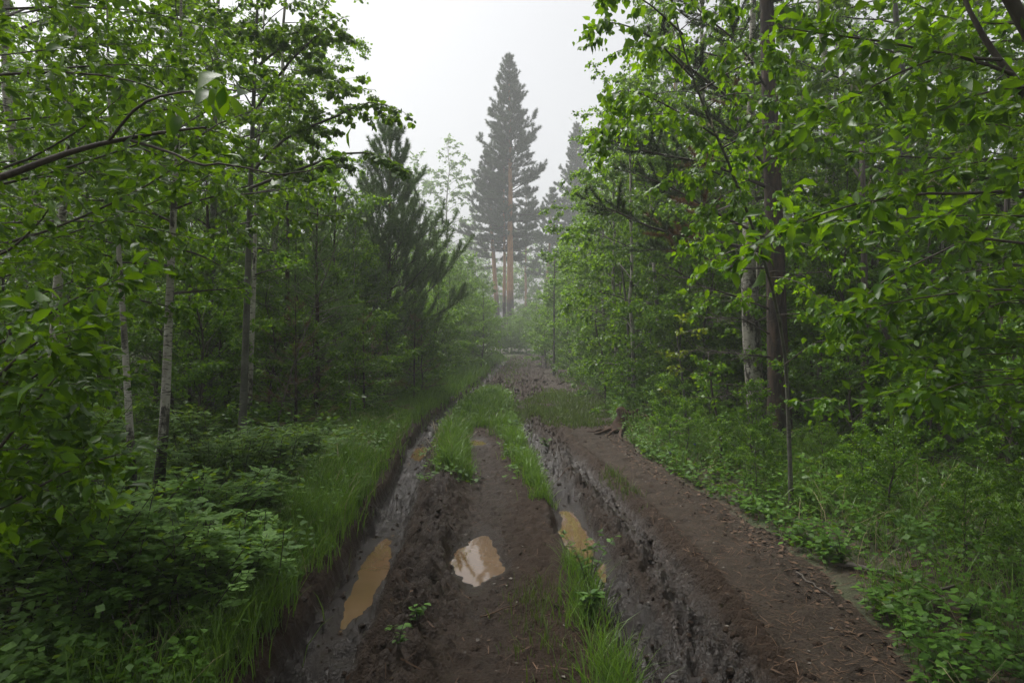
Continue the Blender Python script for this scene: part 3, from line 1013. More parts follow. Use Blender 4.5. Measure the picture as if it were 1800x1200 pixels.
# dying low pines with rusty needles in front of it
dp = pine(302, 2.3, .03, .15, .95, 7, cone, (-5, 45), .2, 5, .45, 200, .065, .003, (3, 5))
dpt = pine_tpl(dp, 'dead_needle')
for i, (px, py, d, sc, lab) in enumerate(((520, 0, 9.6, .9, 'rusty dying pine sapling in the gloom beside the grey aspen'),
                                          (640, 0, 12.5, .85, 'rusty dying pine sapling at the edge of the tall grass'),
                                          (728, 0, 16.0, .9, 'rusty dying pine sapling under the young pine'))):
    x = (px - 900) / 1200 * d
    stand(dpt, 'dead_pine_sapling', x, d, i * 2.0, sc, lab, 'sapling')
for i, (px, d, sc, lab) in enumerate(((590, 15.0, 1.0, 'dark young pine just left of the upswept pine'), (560, 11.5, .82, 'dark pine thicket tree behind the bare twigs'),
                                      (505, 13.0, 1.1, 'dark pine behind the grey aspen trunk'), (360, 12.0, 1.0, 'dark pine between two left birch trunks'),
                                      (620, 20.0, 1.05, 'dark pine in the second row behind the upswept pine'))):
    stand('pine_thicket', 'pine_tree', (px - 900) / 1200 * d, d, i * 1.3, sc, lab, 'pine tree', None, .7)

# ------------------------------------------------------------------ left birches in the front row
def stem(ctrl, n=14):
    return resample(ctrl, n)


def own_tree(name, px, py, ctrl, r0, label, cat, bark, leafm, shape, seed, c0, R, nprim, size=.055, dens=22, elev=(10, 55), droop=.35, twigs=4.5, tw=.5, extra=None, leaf_parts=0, hang=.6, face_up=1.0, base=None, prof=egg, target=6000):
    """a tree whose stem runs through the given points (pixel, pixel, metres)"""
    w = np.array([at(*c) for c in ctrl])
    b = w[0].copy()
    b[2] = gz(b[0], b[1])
    w[0, 2] = b[2]
    p = grow(seed, 1, r0, c0, R, nprim, prof, elev, droop, dens, size, twigs, tw, trunk=stem(w - b, 16), dm=5.0, depth=2, hang=hang, face_up=face_up, sides=10)
    if extra:
        for e in extra:
            q = resample(np.array([at(*c) for c in e['pts']]) - b, 9)
            kw = {k: v for k, v in e.items() if k != 'pts'}
            p.limb(q, **kw)
    return finish(name, p, b, label, cat, bark, leafm, shape, leaf_parts, target=target)


LEAF_CACHE = {}


def finish(name, p, b, label, cat, bark, leafm, shape, leaf_parts, trunk=True, target=0):
    p.densify(target)
    mass = {id(BIRCH0): BIRCHM, id(ASPEN0): ASPENM, id(WILLOW0): WILLOWM}.get(id(shape), shape)
    r = empty(name, b)
    tag(r, label, cat)
    taken.append((b[0], b[1], .4))
    if trunk:
        p.trunk.build('trunk', M[bark], r)
    o = p.wood.build('branches', M['twig'], r); o["kind"] = 'stuff'
    P, D, N, S, t = p.arrays()
    keep = np.ones(len(P), bool)
    if leaf_parts:
        # the leaves that show largest from the track are objects of their own
        W = P + b
        px = W[:, 0] / np.maximum(W[:, 1], .1)
        pz = (W[:, 2] - EYE) / np.maximum(W[:, 1], .1)
        vis = (W[:, 1] > .5) & (np.abs(px) < .74) & (np.abs(pz) < .49)
        score = np.where(vis, S / np.maximum(W[:, 1], .3), 0)
        idx = np.argsort(-score)[:leaf_parts]
        idx = idx[score[idx] > 0]
        keep[idx] = False
        Dn, X, Z = leaf_frames(D, N)
        from mathutils import Matrix
        for i in idx:
            key = (leafm, id(shape), int(t[i] * 5))
            if key not in LEAF_CACHE:
                mb = MB().add(shape[0], shape[1], None, key[2] / 5 + .1)
                LEAF_CACHE[key] = mb.mesh('leaf', M[leafm])
            lo = link('leaf', LEAF_CACHE[key], r)
            s = S[i]
            lo.matrix_local = Matrix(((X[i, 0] * s, Dn[i, 0] * s, Z[i, 0] * s, P[i, 0]), (X[i, 1] * s, Dn[i, 1] * s, Z[i, 1] * s, P[i, 1]),
                                      (X[i, 2] * s, Dn[i, 2] * s, Z[i, 2] * s, P[i, 2]), (0, 0, 0, 1)))
    mb = MB()
    add_leaves(mb, P[keep], D[keep], N[keep], S[keep], mass, t[keep])
    o = mb.build('crown', M[leafm], r); o["kind"] = 'stuff'
    return r


own_tree('birch_tree', 0, 0, [(84, 800, 7.4), (98, 560, 7.3), (112, 350, 7.2), (128, 150, 7.1), (140, -250, 7.0)], .062,
         'white birch trunk nearest the left edge, half hidden by willow leaves', 'birch tree', 'birch', 'birch_leaf', BIRCH0, 401, .34, 1.6, 26, .055, 16)
own_tree('birch_tree', 0, 0, [(238, 940, 5.6), (228, 750, 5.6), (216, 550, 5.7), (205, 380, 5.8), (192, 180, 5.9), (185, -200, 6.0)], .034,
         'thinnest pinkish birch stem between the two white birches', 'birch tree', 'birch', 'birch_leaf', BIRCH0, 402, .42, 1.1, 20, .055, 16)
own_tree('birch_tree', 0, 0, [(276, 935, 5.9), (290, 720, 5.9), (299, 500, 6.0), (309, 300, 6.0), (316, 150, 6.1), (322, -250, 6.2)], .046,
         'white birch trunk with black scars rising from the left shrubs', 'birch tree', 'birch', 'birch_leaf', BIRCH0, 403, .38, 1.4, 24, .055, 16)
own_tree('aspen_tree', 0, 0, [(424, 800, 8.6), (432, 600, 8.6), (438, 400, 8.6), (444, 220, 8.5), (452, 20, 8.4), (462, -300, 8.3)], .05,
         'grey aspen trunk whose leafy boughs reach out over the track', 'aspen tree', 'aspen', 'aspen_leaf', ASPEN0, 404, .46, 1.5, 24, .062, 15, (5, 50), .2,
         extra=[dict(pts=[(446, 300, 8.5), (500, 245, 8.0), (590, 205, 7.6), (650, 180, 7.4), (705, 195, 7.2)], r0=.02, twigs=6, tw_len=.42, dens=22, size=.06, droop=.35),
                dict(pts=[(441, 330, 8.5), (520, 300, 7.9), (610, 270, 7.4), (670, 275, 7.1), (722, 310, 6.9)], r0=.02, twigs=6, tw_len=.40, dens=22, size=.06, droop=.5),
                dict(pts=[(446, 200, 8.4), (500, 120, 8.0), (560, 60, 7.7), (605, 30, 7.5)], r0=.02, twigs=7, tw_len=.55, dens=20, size=.06, droop=.3),
                dict(pts=[(449, 120, 8.4), (520, 60, 7.8), (580, 0, 7.4)], r0=.02, twigs=7, tw_len=.55, dens=20, size=.06, droop=.3),
                dict(pts=[(440, 390, 8.5), (400, 400, 7.9), (350, 430, 7.4)], r0=.012, twigs=5, tw_len=.4, dens=16, size=.058, droop=.5),
                dict(pts=[(440, 380, 8.5), (510, 370, 8.1), (580, 380, 7.8), (620, 375, 7.6)], r0=.012, twigs=5, tw_len=.3, dens=16, size=.058, droop=.4)],
         leaf_parts=300, target=9000)
own_tree('birch_tree', 0, 0, [(434, 790, 10.0), (440, 640, 10.0), (446, 500, 10.1), (452, 300, 10.2), (470, -100, 10.3)], .055,
         'pale birch stem standing just behind the grey aspen', 'birch tree', 'birch', 'birch_leaf', BIRCH1, 405, .5, 1.3, 18, .06, 14)

# bare dead sapling with reaching twigs right of the aspen
bare = MB()
bs = MB()
b0 = gpos(478, 770)
b0 = np.array([b0[0], b0[1], gz(b0[0], b0[1])])
rb = np.random.default_rng(5)
tube(bs, resample([b0 - b0 - np.array([0, 0, .1]), at(510, 660, b0[1]) - b0, at(545, 560, b0[1]) - b0, at(585, 450, b0[1]) - b0, at(600, 400, b0[1]) - b0], 12), np.linspace(.018, .003, 12), 6)
for k in range(16):
    s = rb.uniform(.15, .9)
    line = resample([np.zeros(3), at(510, 660, b0[1]) - b0, at(545, 560, b0[1]) - b0, at(585, 450, b0[1]) - b0], 30)
    a = line[int(s * 29)]
    d = norm(np.array([rb.uniform(-.6, 1), rb.normal() * .5, rb.uniform(0.0, .9)]))
    L = rb.uniform(.4, 1.1)
    q = a + np.outer(np.linspace(0, L, 6), d) + rb.normal(size=(6, 3)) * .02
    q[0] = a
    tube(bare, q, np.linspace(.006, .0015, 6), 4)
    for m in range(3):
        e = norm(d + rb.normal(size=3) * .6)
        j = rb.integers(2, 5)
        tube(bare, np.array([q[j], q[j] + e * .15, q[j] + e * .32 + [0, 0, .03]]), [.003, .002, .001], 3)
r = empty('dead_sapling', b0); tag(r, 'leafless dead sapling with thin reaching twigs right of the grey aspen', 'sapling')
bs.build('trunk', M['dead_wood'], r); o = bare.build('branches', M['dead_wood'], r); o["kind"] = 'stuff'

# ------------------------------------------------------------------ left foreground willow
def willow(name, base, limbs, seed, label, trunk_pts, tr, leaf_parts, size, catkins=None, target=9000):
    p = Plant(seed)
    p.dm = 4.2
    b = np.array([base[0], base[1], gz(*base)])
    tube(p.trunk, resample(np.array(trunk_pts) - b, 12), np.linspace(tr, tr * .35, 12), 9, .5, True)
    for l in limbs:
        q = resample(np.array([at(*c) for c in l['pts']]) - b, 10)
        kw = {k: v for k, v in l.items() if k != 'pts'}
        kw.setdefault('size', size)
        p.limb(q, **kw)
    r = finish(name, p, b, label, 'willow tree', 'twig', 'willow_leaf', WILLOW0, leaf_parts, target=target)
    if catkins is not None:
        mb = MB()
        rng = np.random.default_rng(seed + 1)
        for c in catkins:
            w = at(*c) - b
            d = norm(np.array([rng.normal() * .6, rng.normal() * .4, -.6]))
            L = rng.uniform(.03, .06)
            add_needles(mb, w + np.outer(rng.uniform(0, 1, 90) * L, d), np.repeat(d[None], 90, 0), .007, .0018, rng, (50, 100), 0)
        o = mb.build('catkins', M['catkin'], r, False); o["kind"] = 'stuff'
    return r


W0 = dict(twigs=6, tw_len=.32, dens=26, droop=.25, hang=.25, depth=2, fan=(30, 65))
rw = np.random.default_rng(55)
ll = [dict(W0, pts=[(-260, 380, 2.3), (0, 312, 2.35), (100, 275, 2.35), (190, 250, 2.35), (290, 232, 2.3), (362, 224, 2.25)], r0=.015, twigs=2.5, dens=10, tip=False),
      dict(W0, pts=[(230, 247, 2.33), (300, 268, 2.28), (350, 290, 2.22), (400, 288, 2.2), (500, 308, 2.2), (590, 285, 2.25)], r0=.006, twigs=2, tw_len=.14, dens=7, tip=False),
      dict(W0, pts=[(190, 250, 2.35), (240, 190, 2.2), (300, 165, 2.1), (400, 158, 1.9), (428, 165, 1.8)], r0=.006, twigs=2.0, tw_len=.14, dens=8, size=.08, hang=.9)]
for k in range(20):       # boughs reaching in from the left, upper part
    d = rw.uniform(2.6, 5.0)
    y = rw.uniform(-120, 560)
    x0 = -240 - 40 * rw.uniform()
    rise = rw.uniform(-150, 60)
    reach = rw.uniform(120, 430) * (1.0 if y < 420 else .75)
    ll.append(dict(W0, pts=[(x0, y + 60, d), (reach * .15 - 40, y + 20, d), (reach * .6, y + rise * .4, d - .1), (reach, y + rise, d - .2)], r0=rw.uniform(.006, .010), twigs=5, tw_len=.36, dens=17))
lowl = []
for k in range(15):       # low boughs in the bottom left
    d = rw.uniform(2.0, 3.6)
    y = rw.uniform(560, 900)
    reach = rw.uniform(80, 250)
    rise = rw.uniform(-120, 40)
    lowl.append(dict(W0, pts=[(-260, y + 130, d), (-40, y + 50, d), (reach * .55, y + rise * .5, d), (reach, y + rise, d)], r0=rw.uniform(.006, .009), twigs=5, tw_len=.32, dens=19))
willow('willow_tree', (-2.6, 1.9), ll, 56, 'goat willow at the left edge, its brown bough reaching in from the side', [(-2.6, 1.9, -.1), (-2.5, 2.1, 1.2), (-2.3, 2.4, 2.2), (-2.2, 2.8, 3.6)], .05, 300, .060, target=5200)
willow('willow_bush', (-2.2, 2.2), lowl, 57, 'low willow bush with glossy oval leaves at the left edge', [(-2.2, 2.2, -.1), (-2.1, 2.3, .5), (-2.0, 2.4, 1.0)], .03, 300, .062, target=4200)

# ------------------------------------------------------------------ right side
# tall pine with a rough red trunk and the old birch beside it
own = own_tree
own('birch_tree', 0, 0, [(1338, 760, 10.2), (1322, 620, 10.2), (1316, 480, 10.2), (1318, 330, 10.2), (1322, 100, 10.2), (1330, -250, 10.2)], .15,
    'stoutest white birch with cracked black foot beside the red pine trunk', 'birch tree', 'birch', 'birch_leaf', BIRCH1, 501, .55, 1.7, 18, .06, 14)


rust = MB()


def boughs(p_res, b, boughs_list, seed):
    """extra needle-bearing boughs of the right pine, reaching over the path"""
    trunk, wood, need, cand = p_res
    rng = np.random.default_rng(seed)
    for pts, r0, live in boughs_list:
        q = resample(np.array([at(*c) for c in pts]) - b, 10)
        tube(wood, q, np.linspace(r0, .004, 10), 6, rng.uniform())
        n = int(plen(q) * 14)
        P, T, s = along(q, n, rng, .25, 1.0)
        for j in range(n):
            side = norm(np.cross(T[j], [0, 0, 1.0])) * (1 if j % 2 else -1)
            a = math.radians(rng.uniform(25, 60))
            e = norm(T[j] * math.cos(a) + side * math.sin(a) + np.array([0, 0, rng.uniform(-.25, .35)]))
            l = rng.uniform(.25, .6) * (1.15 - .6 * s[j])
            g = [P[j]]
            for i in range(4):
                e = norm(e + np.array([0, 0, .10 if live else -.02]) + rng.normal(size=3) * .10)
                g.append(g[-1] + e * l / 4)
            g = np.array(g)
            tube(wood, g, np.linspace(.005, .002, 5), 3, rng.uniform())
            if live > 0 and s[j] > 1 - live:
                m = int(plen(g) * 460)
                A, B, _ = along(g, m, rng, .2, 1)
                add_needles(rust if s[j] < 1.15 - live and rng.uniform() < .6 else need, A, B, .070, .0074, rng, (30, 65), .2)
                e2 = norm(g[-1] - g[-2])
                add_needles(need, np.repeat(g[-1:], 26, 0), np.repeat(e2[None], 26, 0), .070, .0074, rng, (5, 45), .25)
                if rng.uniform() < .5:
                    tube(cand, np.array([g[-1], g[-1] + np.array([e2[0] * .03, e2[1] * .03, rng.uniform(.05, .11)])]), [.005, .003], 4, rng.uniform())
            elif live == 0:
                for m in range(2):
                    i2 = rng.integers(1, 4)
                    e3 = norm(e + rng.normal(size=3) * .7)
                    tube(wood, np.array([g[i2], g[i2] + e3 * .12, g[i2] + e3 * .24]), [.003, .002, .001], 3)


bx, by = (1372 - 900) / 1200 * 9.4, 9.4
pr = pine(502, 13.5, .15, .44, 2.5, 10, bell, (0, 50), .3, 4, .42, 190, .085, .006, (5, 6), dead=.0, lean=(-.35, .1), candles=True)
bb = np.array([bx, by, gz(bx, by)])
boughs(pr, bb, [([(1352, 445, 9.4), (1260, 425, 9.0), (1160, 405, 8.6), (1090, 375, 8.2), (1030, 350, 8.0)], .030, .62),
                ([(1352, 420, 9.4), (1270, 380, 9.0), (1180, 330, 8.6), (1100, 300, 8.3)], .024, .6),
                ([(1350, 330, 9.4), (1250, 290, 8.8), (1130, 265, 8.3), (1060, 240, 8.0)], .024, .65),
                ([(1350, 250, 9.4), (1290, 180, 8.8), (1200, 110, 8.2), (1150, 60, 8.0)], .024, .7),
                ([(1352, 300, 9.4), (1300, 240, 8.9), (1240, 200, 8.6)], .02, .8),
                ([(1350, 160, 9.4), (1300, 80, 8.8), (1230, 20, 8.4), (1190, -40, 8.2)], .02, .8),
                ([(1356, 470, 9.4), (1290, 470, 9.0), (1200, 440, 8.6), (1130, 440, 8.3)], .018, .35),
                ([(1358, 545, 9.4), (1290, 520, 9.0), (1230, 500, 8.8), (1180, 470, 8.6)], .017, 0),
                ([(1360, 628, 9.4), (1300, 622, 9.0), (1230, 615, 8.7)], .014, 0),
                ([(1358, 590, 9.4), (1300, 560, 9.0), (1240, 560, 8.8)], .011, 0),
                ([(1358, 500, 9.4), (1420, 480, 9.0), (1500, 480, 8.8)], .014, .3),
                ([(1360, 560, 9.4), (1430, 560, 9.2), (1500, 580, 9.0)], .011, 0),
                ([(1360, 680, 9.4), (1300, 690, 9.1), (1250, 700, 8.9)], .009, 0)], 77)
rp = place(pine_tpl(pr, 'dark_needle', 'pine_old'), 'pine_tree', bb, 0, 1, 'red-barked pine whose dark boughs reach left over the footpath', 'pine tree')
o = rust.build('withered_needles', M['dead_needle'], rp, False)
o["kind"] = 'stuff'
taken.append((bx, by, .8))

# young birch whose leaning stem hangs leaves over the path
own('birch_tree', 0, 0, [(1392, 880, 6.1), (1385, 720, 6.1), (1378, 610, 6.0), (1350, 480, 5.7), (1290, 310, 5.2), (1230, 170, 4.9), (1190, 40, 4.7), (1160, -120, 4.6)], .019,
    'young birch with slim grey stem leaning left across the red pine', 'birch tree', 'aspen', 'birch_leaf', BIRCH0, 503, .34, .95, 24, .056, 17, (10, 40), .75, 5.5, .5,
    extra=[dict(pts=[(1260, 240, 5.0), (1180, 190, 4.7), (1110, 160, 4.5), (1060, 170, 4.4)], r0=.008, twigs=6, tw_len=.34, dens=19, size=.055, droop=.9, hang=.9),
           dict(pts=[(1220, 140, 4.9), (1150, 70, 4.6), (1080, 40, 4.5), (1030, 50, 4.4)], r0=.008, twigs=6, tw_len=.34, dens=19, size=.055, droop=.9, hang=.9),
           dict(pts=[(1200, 60, 4.8), (1130, 0, 4.6), (1075, -10, 4.5)], r0=.008, twigs=6, tw_len=.34, dens=19, size=.055, droop=.9, hang=.9),
           dict(pts=[(1300, 330, 5.2), (1250, 300, 4.9), (1215, 310, 4.7)], r0=.008, twigs=6, tw_len=.3, dens=17, size=.055, droop=1.0, hang=.9),
           dict(pts=[(1270, 260, 5.1), (1340, 230, 4.8), (1420, 250, 4.6)], r0=.008, twigs=6, tw_len=.34, dens=17, size=.055, droop=.9, hang=.9),
           dict(pts=[(1230, 160, 4.9), (1320, 110, 4.7), (1400, 120, 4.5)], r0=.008, twigs=6, tw_len=.34, dens=17, size=.055, droop=.9, hang=.9),
           dict(pts=[(1380, 640, 6.0), (1440, 600, 5.6), (1500, 610, 5.3)], r0=.006, twigs=5, tw_len=.3, dens=15, size=.06, droop=.5, hang=.7),
           dict(pts=[(1386, 720, 6.1), (1430, 700, 5.6), (1480, 705, 5.3)], r0=.006, twigs=5, tw_len=.3, dens=15, size=.06, droop=.5, hang=.7)],
    leaf_parts=300, hang=.9, target=5200)

# broken pole and slim stems at the path's edge
def pole(name, ctrl, r0, r1, label, mat, twigs=0, leaf=None, seed=1, n=12, cat='sapling', lsize=.05):
    w = np.array([at(*c) for c in ctrl])
    b = w[0].copy(); b[2] = gz(b[0], b[1])
    w[0, 2] = b[2] - .1
    p = Plant(seed)
    q = resample(w - b, n)
    tube(p.trunk, q, np.linspace(r0, r1, n), 8, .5, True)
    r = empty(name, b); tag(r, label, cat)
    taken.append((b[0], b[1], .2))
    p.trunk.build('trunk', M[mat], r)
    if twigs:
        P, T, s = along(q, twigs, p.rng, .35, 1)
        for j in range(twigs):
            d = norm(np.array([p.rng.normal(), p.rng.normal(), .5]))
            L = p.rng.uniform(.25, .6)
            p.limb(np.array([P[j], P[j] + d * L * .5, P[j] + d * L + [0, 0, -.04]]), r1, 7, .2, 22, lsize, .3, depth=1)
        o = p.wood.build('branches', M['twig'], r); o["kind"] = 'stuff'
        mb = MB(); P, D, N, S, t = p.arrays(); add_leaves(mb, P, D, N, S, BIRCH0, t)
        o = mb.build('crown', M[leaf], r); o["kind"] = 'stuff'
    return r


pole('birch_pole', [(1168, 715, 13.4), (1163, 640, 13.4), (1156, 550, 13.4), (1149, 462, 13.4)], .062, .034, 'broken-topped bare birch pole beside the footpath', 'birch', cat='dead tree')
pole('birch_sapling', [(1207, 780, 9.6), (1203, 700, 9.6), (1196, 640, 9.6), (1190, 590, 9.6)], .022, .008, 'thin birch sapling with yellow-green leaves in the right verge', 'aspen', 9, 'yellow_leaf', 61)
pole('birch_sapling', [(1270, 830, 8.0), (1265, 760, 8.0), (1252, 690, 8.0), (1245, 620, 8.0)], .02, .007, 'crooked dark sapling between the yellow-leaved sapling and the stout birch', 'twig', 5, 'birch_leaf', 62)
pole('birch_sapling', [(1104, 715, 14.0), (1106, 620, 14.0), (1100, 530, 14.0), (1090, 450, 14.0)], .045, .015, 'grey stem rising out of the bushes behind the rotten stump', 'aspen', 12, 'birch_leaf', 63, lsize=.06)
pole('birch_sapling', [(1064, 700, 16.0), (1062, 640, 16.0), (1050, 590, 16.0), (1046, 560, 16.0)], .03, .012, 'slim dark sapling standing where the path enters the grass', 'twig', 10, 'birch_leaf', 64, lsize=.06)
pole('birch_sapling', [(1020, 645, 27.0), (1020, 590, 27.0), (1019, 530, 27.0), (1018, 430, 27.0)], .075, .03, 'straight white birch stem at the misty bend', 'birch', 12, 'birch_leaf', 65, lsize=.08)
pole('birch_sapling', [(973, 655, 27.0), (974, 590, 27.0), (974, 520, 27.0), (975, 450, 27.0)], .05, .02, 'pale stem nearest the track at the misty bend', 'aspen', 14, 'birch_leaf', 66, lsize=.08)
# dark stems deep in the right-hand wood
stems = [((1522, 830, 8.4), (1520, 700, 8.4), (1520, 520, 8.4), (1515, 250, 8.4), .055, 'dark upright trunk behind the low right willow leaves'),
         ((1541, 800, 9.6), (1538, 650, 9.6), (1536, 500, 9.6), (1532, 300, 9.6), .05, 'second dark trunk just right of the dark upright one'),
         ((1405, 700, 12.5), (1402, 600, 12.5), (1400, 480, 12.5), (1398, 300, 12.5), .06, 'brown trunk seen just right of the red pine'),
         ((1690, 800, 7.8), (1640, 720, 7.8), (1585, 640, 7.8), (1545, 560, 7.8), .045, 'leaning dark trunk slanting down to the right'),
         ((1762, 820, 7.2), (1760, 700, 7.2), (1762, 560, 7.2), (1770, 300, 7.2), .03, 'thin dark stem near the right edge'),
         ((1728, 760, 10.5), (1726, 650, 10.5), (1722, 480, 10.5), (1716, 250, 10.5), .055, 'mottled birch stem deep in the right wood'),
         ((1665, 760, 11.5), (1664, 650, 11.5), (1662, 500, 11.5), (1660, 300, 11.5), .035, 'slim brown stem behind the leaning trunk'),
         ((1475, 760, 11.0), (1474, 650, 11.0), (1470, 520, 11.0), (1465, 300, 11.0), .03, 'slim dark stem between pine and dark trunks'),
         ((1782, 700, 9.0), (1785, 500, 9.0), (1780, 350, 9.0), (1775, 150, 9.0), .07, 'pinkish birch trunk at the right edge behind willow leaves')]
for i, (a, b, c, d, r0, lab) in enumerate(stems):
    pole('forest_trunk', [a, b, c, d], r0, r0 * .55, lab, 'birch' if 'birch' in lab else ('pine' if 'brown' in lab else 'twig'), 5, 'birch_leaf', 600 + i, cat='tree', lsize=.055)

# right foreground willow
rl = [dict(W0, pts=[(1960, 420, 3.0), (1880, 280, 3.0), (1800, 162, 3.0), (1745, 90, 3.05), (1700, 10, 3.1), (1650, -120, 3.2)], r0=.028, twigs=3, dens=12, tip=False),
      dict(W0, pts=[(1760, 105, 3.0), (1690, 100, 2.9), (1560, 75, 2.9), (1450, 60, 2.9), (1350, 45, 3.0)], r0=.008, twigs=5.5, tw_len=.3, dens=17),
      dict(W0, pts=[(1870, 330, 3.0), (1700, 340, 2.9), (1600, 342, 2.85), (1480, 365, 2.8), (1400, 395, 2.8), (1330, 425, 2.8)], r0=.008, twigs=5.5, tw_len=.26, dens=17),
      dict(W0, pts=[(1780, 130, 3.0), (1680, 100, 2.9), (1600, 120, 2.8), (1500, 170, 2.75), (1440, 200, 2.75)], r0=.008, twigs=5, tw_len=.28, dens=17),
      dict(W0, pts=[(1880, 440, 2.9), (1720, 420, 2.9), (1640, 450, 2.9), (1560, 490, 2.9), (1500, 540, 2.9)], r0=.007, twigs=5, tw_len=.28, dens=17)]
for k in range(26):
    d = rw.uniform(2.7, 4.8)
    y = rw.uniform(-120, 560)
    reach = rw.uniform(120, 430) * (1.0 if y < 420 else .8)
    rise = rw.uniform(-80, 130)
    rl.append(dict(W0, pts=[(2060, y + 40, d), (1850 - reach * .1, y, d), (1800 - reach * .55, y + rise * .3, d), (1800 - reach, y + rise, d - .1)], r0=rw.uniform(.006, .010), twigs=5, tw_len=.36, dens=17))
for k in range(15):
    d = rw.uniform(3.2, 4.8)
    y = rw.uniform(500, 740)
    reach = rw.uniform(60, 300)
    rl.append(dict(W0, pts=[(2060, y + 60, d), (1850, y, d), (1800 - reach * .55, y, d), (1800 - reach, y + rw.uniform(-20, 60), d - .1)], r0=.006, twigs=4, tw_len=.32, dens=13))
ck = [(rw.uniform(1200, 1420), rw.uniform(70, 240), rw.uniform(3.4, 4.2)) for _ in range(36)] + [(rw.uniform(1380, 1720), rw.uniform(20, 330), rw.uniform(2.7, 3.3)) for _ in range(40)]
willow('willow_tree', (3.3, 2.7), rl, 58, 'goat willow at the right edge with woolly catkins among its leaves', [(3.3, 2.7, -.1), (3.1, 2.8, 1.0), (2.75, 3.0, 2.1), (2.3, 3.0, 2.9), (1.9, 3.2, 4.0)], .06, 300, .074, ck, target=11500)

# ------------------------------------------------------------------ birch row on the right, fill on both sides
for i, (tp, px, d, sc, lab) in enumerate((('birch_b', 1112, 13.0, .95, 'bright leafy birch leaning over the bend beyond the rotten stump'),
                                          ('birch_a', 1085, 16.5, .85, 'leafy birch second from the stump along the right edge'),
                                          ('birch_b', 1060, 20.5, 1.12, 'leafy birch at the misty bend on the right edge'),
                                          ('birch_a', 1140, 15.5, 1.0, 'tall leafy birch behind the broken birch pole'),
                                          ('birch_b', 1035, 25.0, 1.0, 'hazy birch nearest the track on the far right side'),
                                          ('birch_a', 1190, 13.0, .9, 'leafy birch between the broken pole and the stout birch'))):
    stand(tp, 'birch_tree', (px - 900) / 1200 * d, d, i * 1.1 + .4, sc, lab, 'birch tree', None, .5)
rf = np.random.default_rng(99)
for i, (tp, px, d, sc, lab) in enumerate((('birch_tall', 40, 9.5, .95, 'tall birch at the left edge behind the willow'),
                                          ('aspen', 370, 12.5, 1.1, 'tall leafy aspen left of the grey aspen trunk'), ('birch_tall', 480, 15.0, .9, 'tall birch behind the bare dead sapling'),
                                          ('birch_tall', 1250, 14.0, .95, 'tall birch behind the red pine boughs'), ('birch_tall', 1450, 12.0, 1.0, 'tall birch right of the red pine'),
                                          ('aspen', 1600, 9.5, 1.0, 'leafy aspen behind the right willow'), ('birch_tall', 1720, 11.5, .9, 'tall birch at the right edge behind the willow'),
                                          ('birch_a', 545, 15.5, .85, 'leafy birch between dead sapling and young pine'))):
    stand(tp, 'birch_tree' if 'birch' in tp else 'aspen_tree', (px - 900) / 1200 * d, d, i * 1.7, sc, lab, 'tree', None, .5)


WORDS = dict(birch_a='young birch', birch_b='small birch', aspen='young aspen', birch_tall='tall birch', pine_tall='tall pine', pine_thicket='bushy dark pine', pine_small='small dark pine',
             bush_a='leafy bush', bush_b='low bush', willow_bush='willow bush', far_bush='dim leafy tree')
ROOTS = dict(birch_a='birch_tree', birch_b='birch_tree', aspen='aspen_tree', birch_tall='birch_tree', pine_tall='pine_tree', pine_thicket='pine_tree', pine_small='pine_tree', bush_a='bush', bush_b='bush', willow_bush='willow_bush', far_bush='leafy_tree')
CATS = dict(birch_tree='birch tree', aspen_tree='aspen tree', pine_tree='pine tree', bush='bush', willow_bush='bush', leafy_tree='tree')
rows = {}


def scatter(n, side, ylo, yhi, off, kinds, group, r=.55, mx=16):
    c = 0
    for _ in range(n * 14):
        if c >= n:
            break
        y = ylo + (yhi - ylo) * rf.uniform() ** .9
        e = (-XL(y) + .5) if side < 0 else XE(y)
        if y > 42:
            e = 3.0
        x = e + off + (mx) * rf.uniform() ** 1.4
        if x > .82 * y + 1.6 or not free(side * x, y, r):
            continue
        k = kinds[rf.integers(len(kinds))]
        s = headroom(k, side * x, y, rf.uniform(.78, 1.18))
        if s < .5:
            continue
        o = stand(k, ROOTS[k], side * x, y, rf.uniform(0, 6.3), (s, s, s * rf.uniform(.92, 1.0)), '', CATS[ROOTS[k]], group, r)
        dist = 'near' if y < 14 else ('middle' if y < 24 else 'far')
        rows.setdefault((WORDS[k], dist, side), []).append(o)
        c += 1


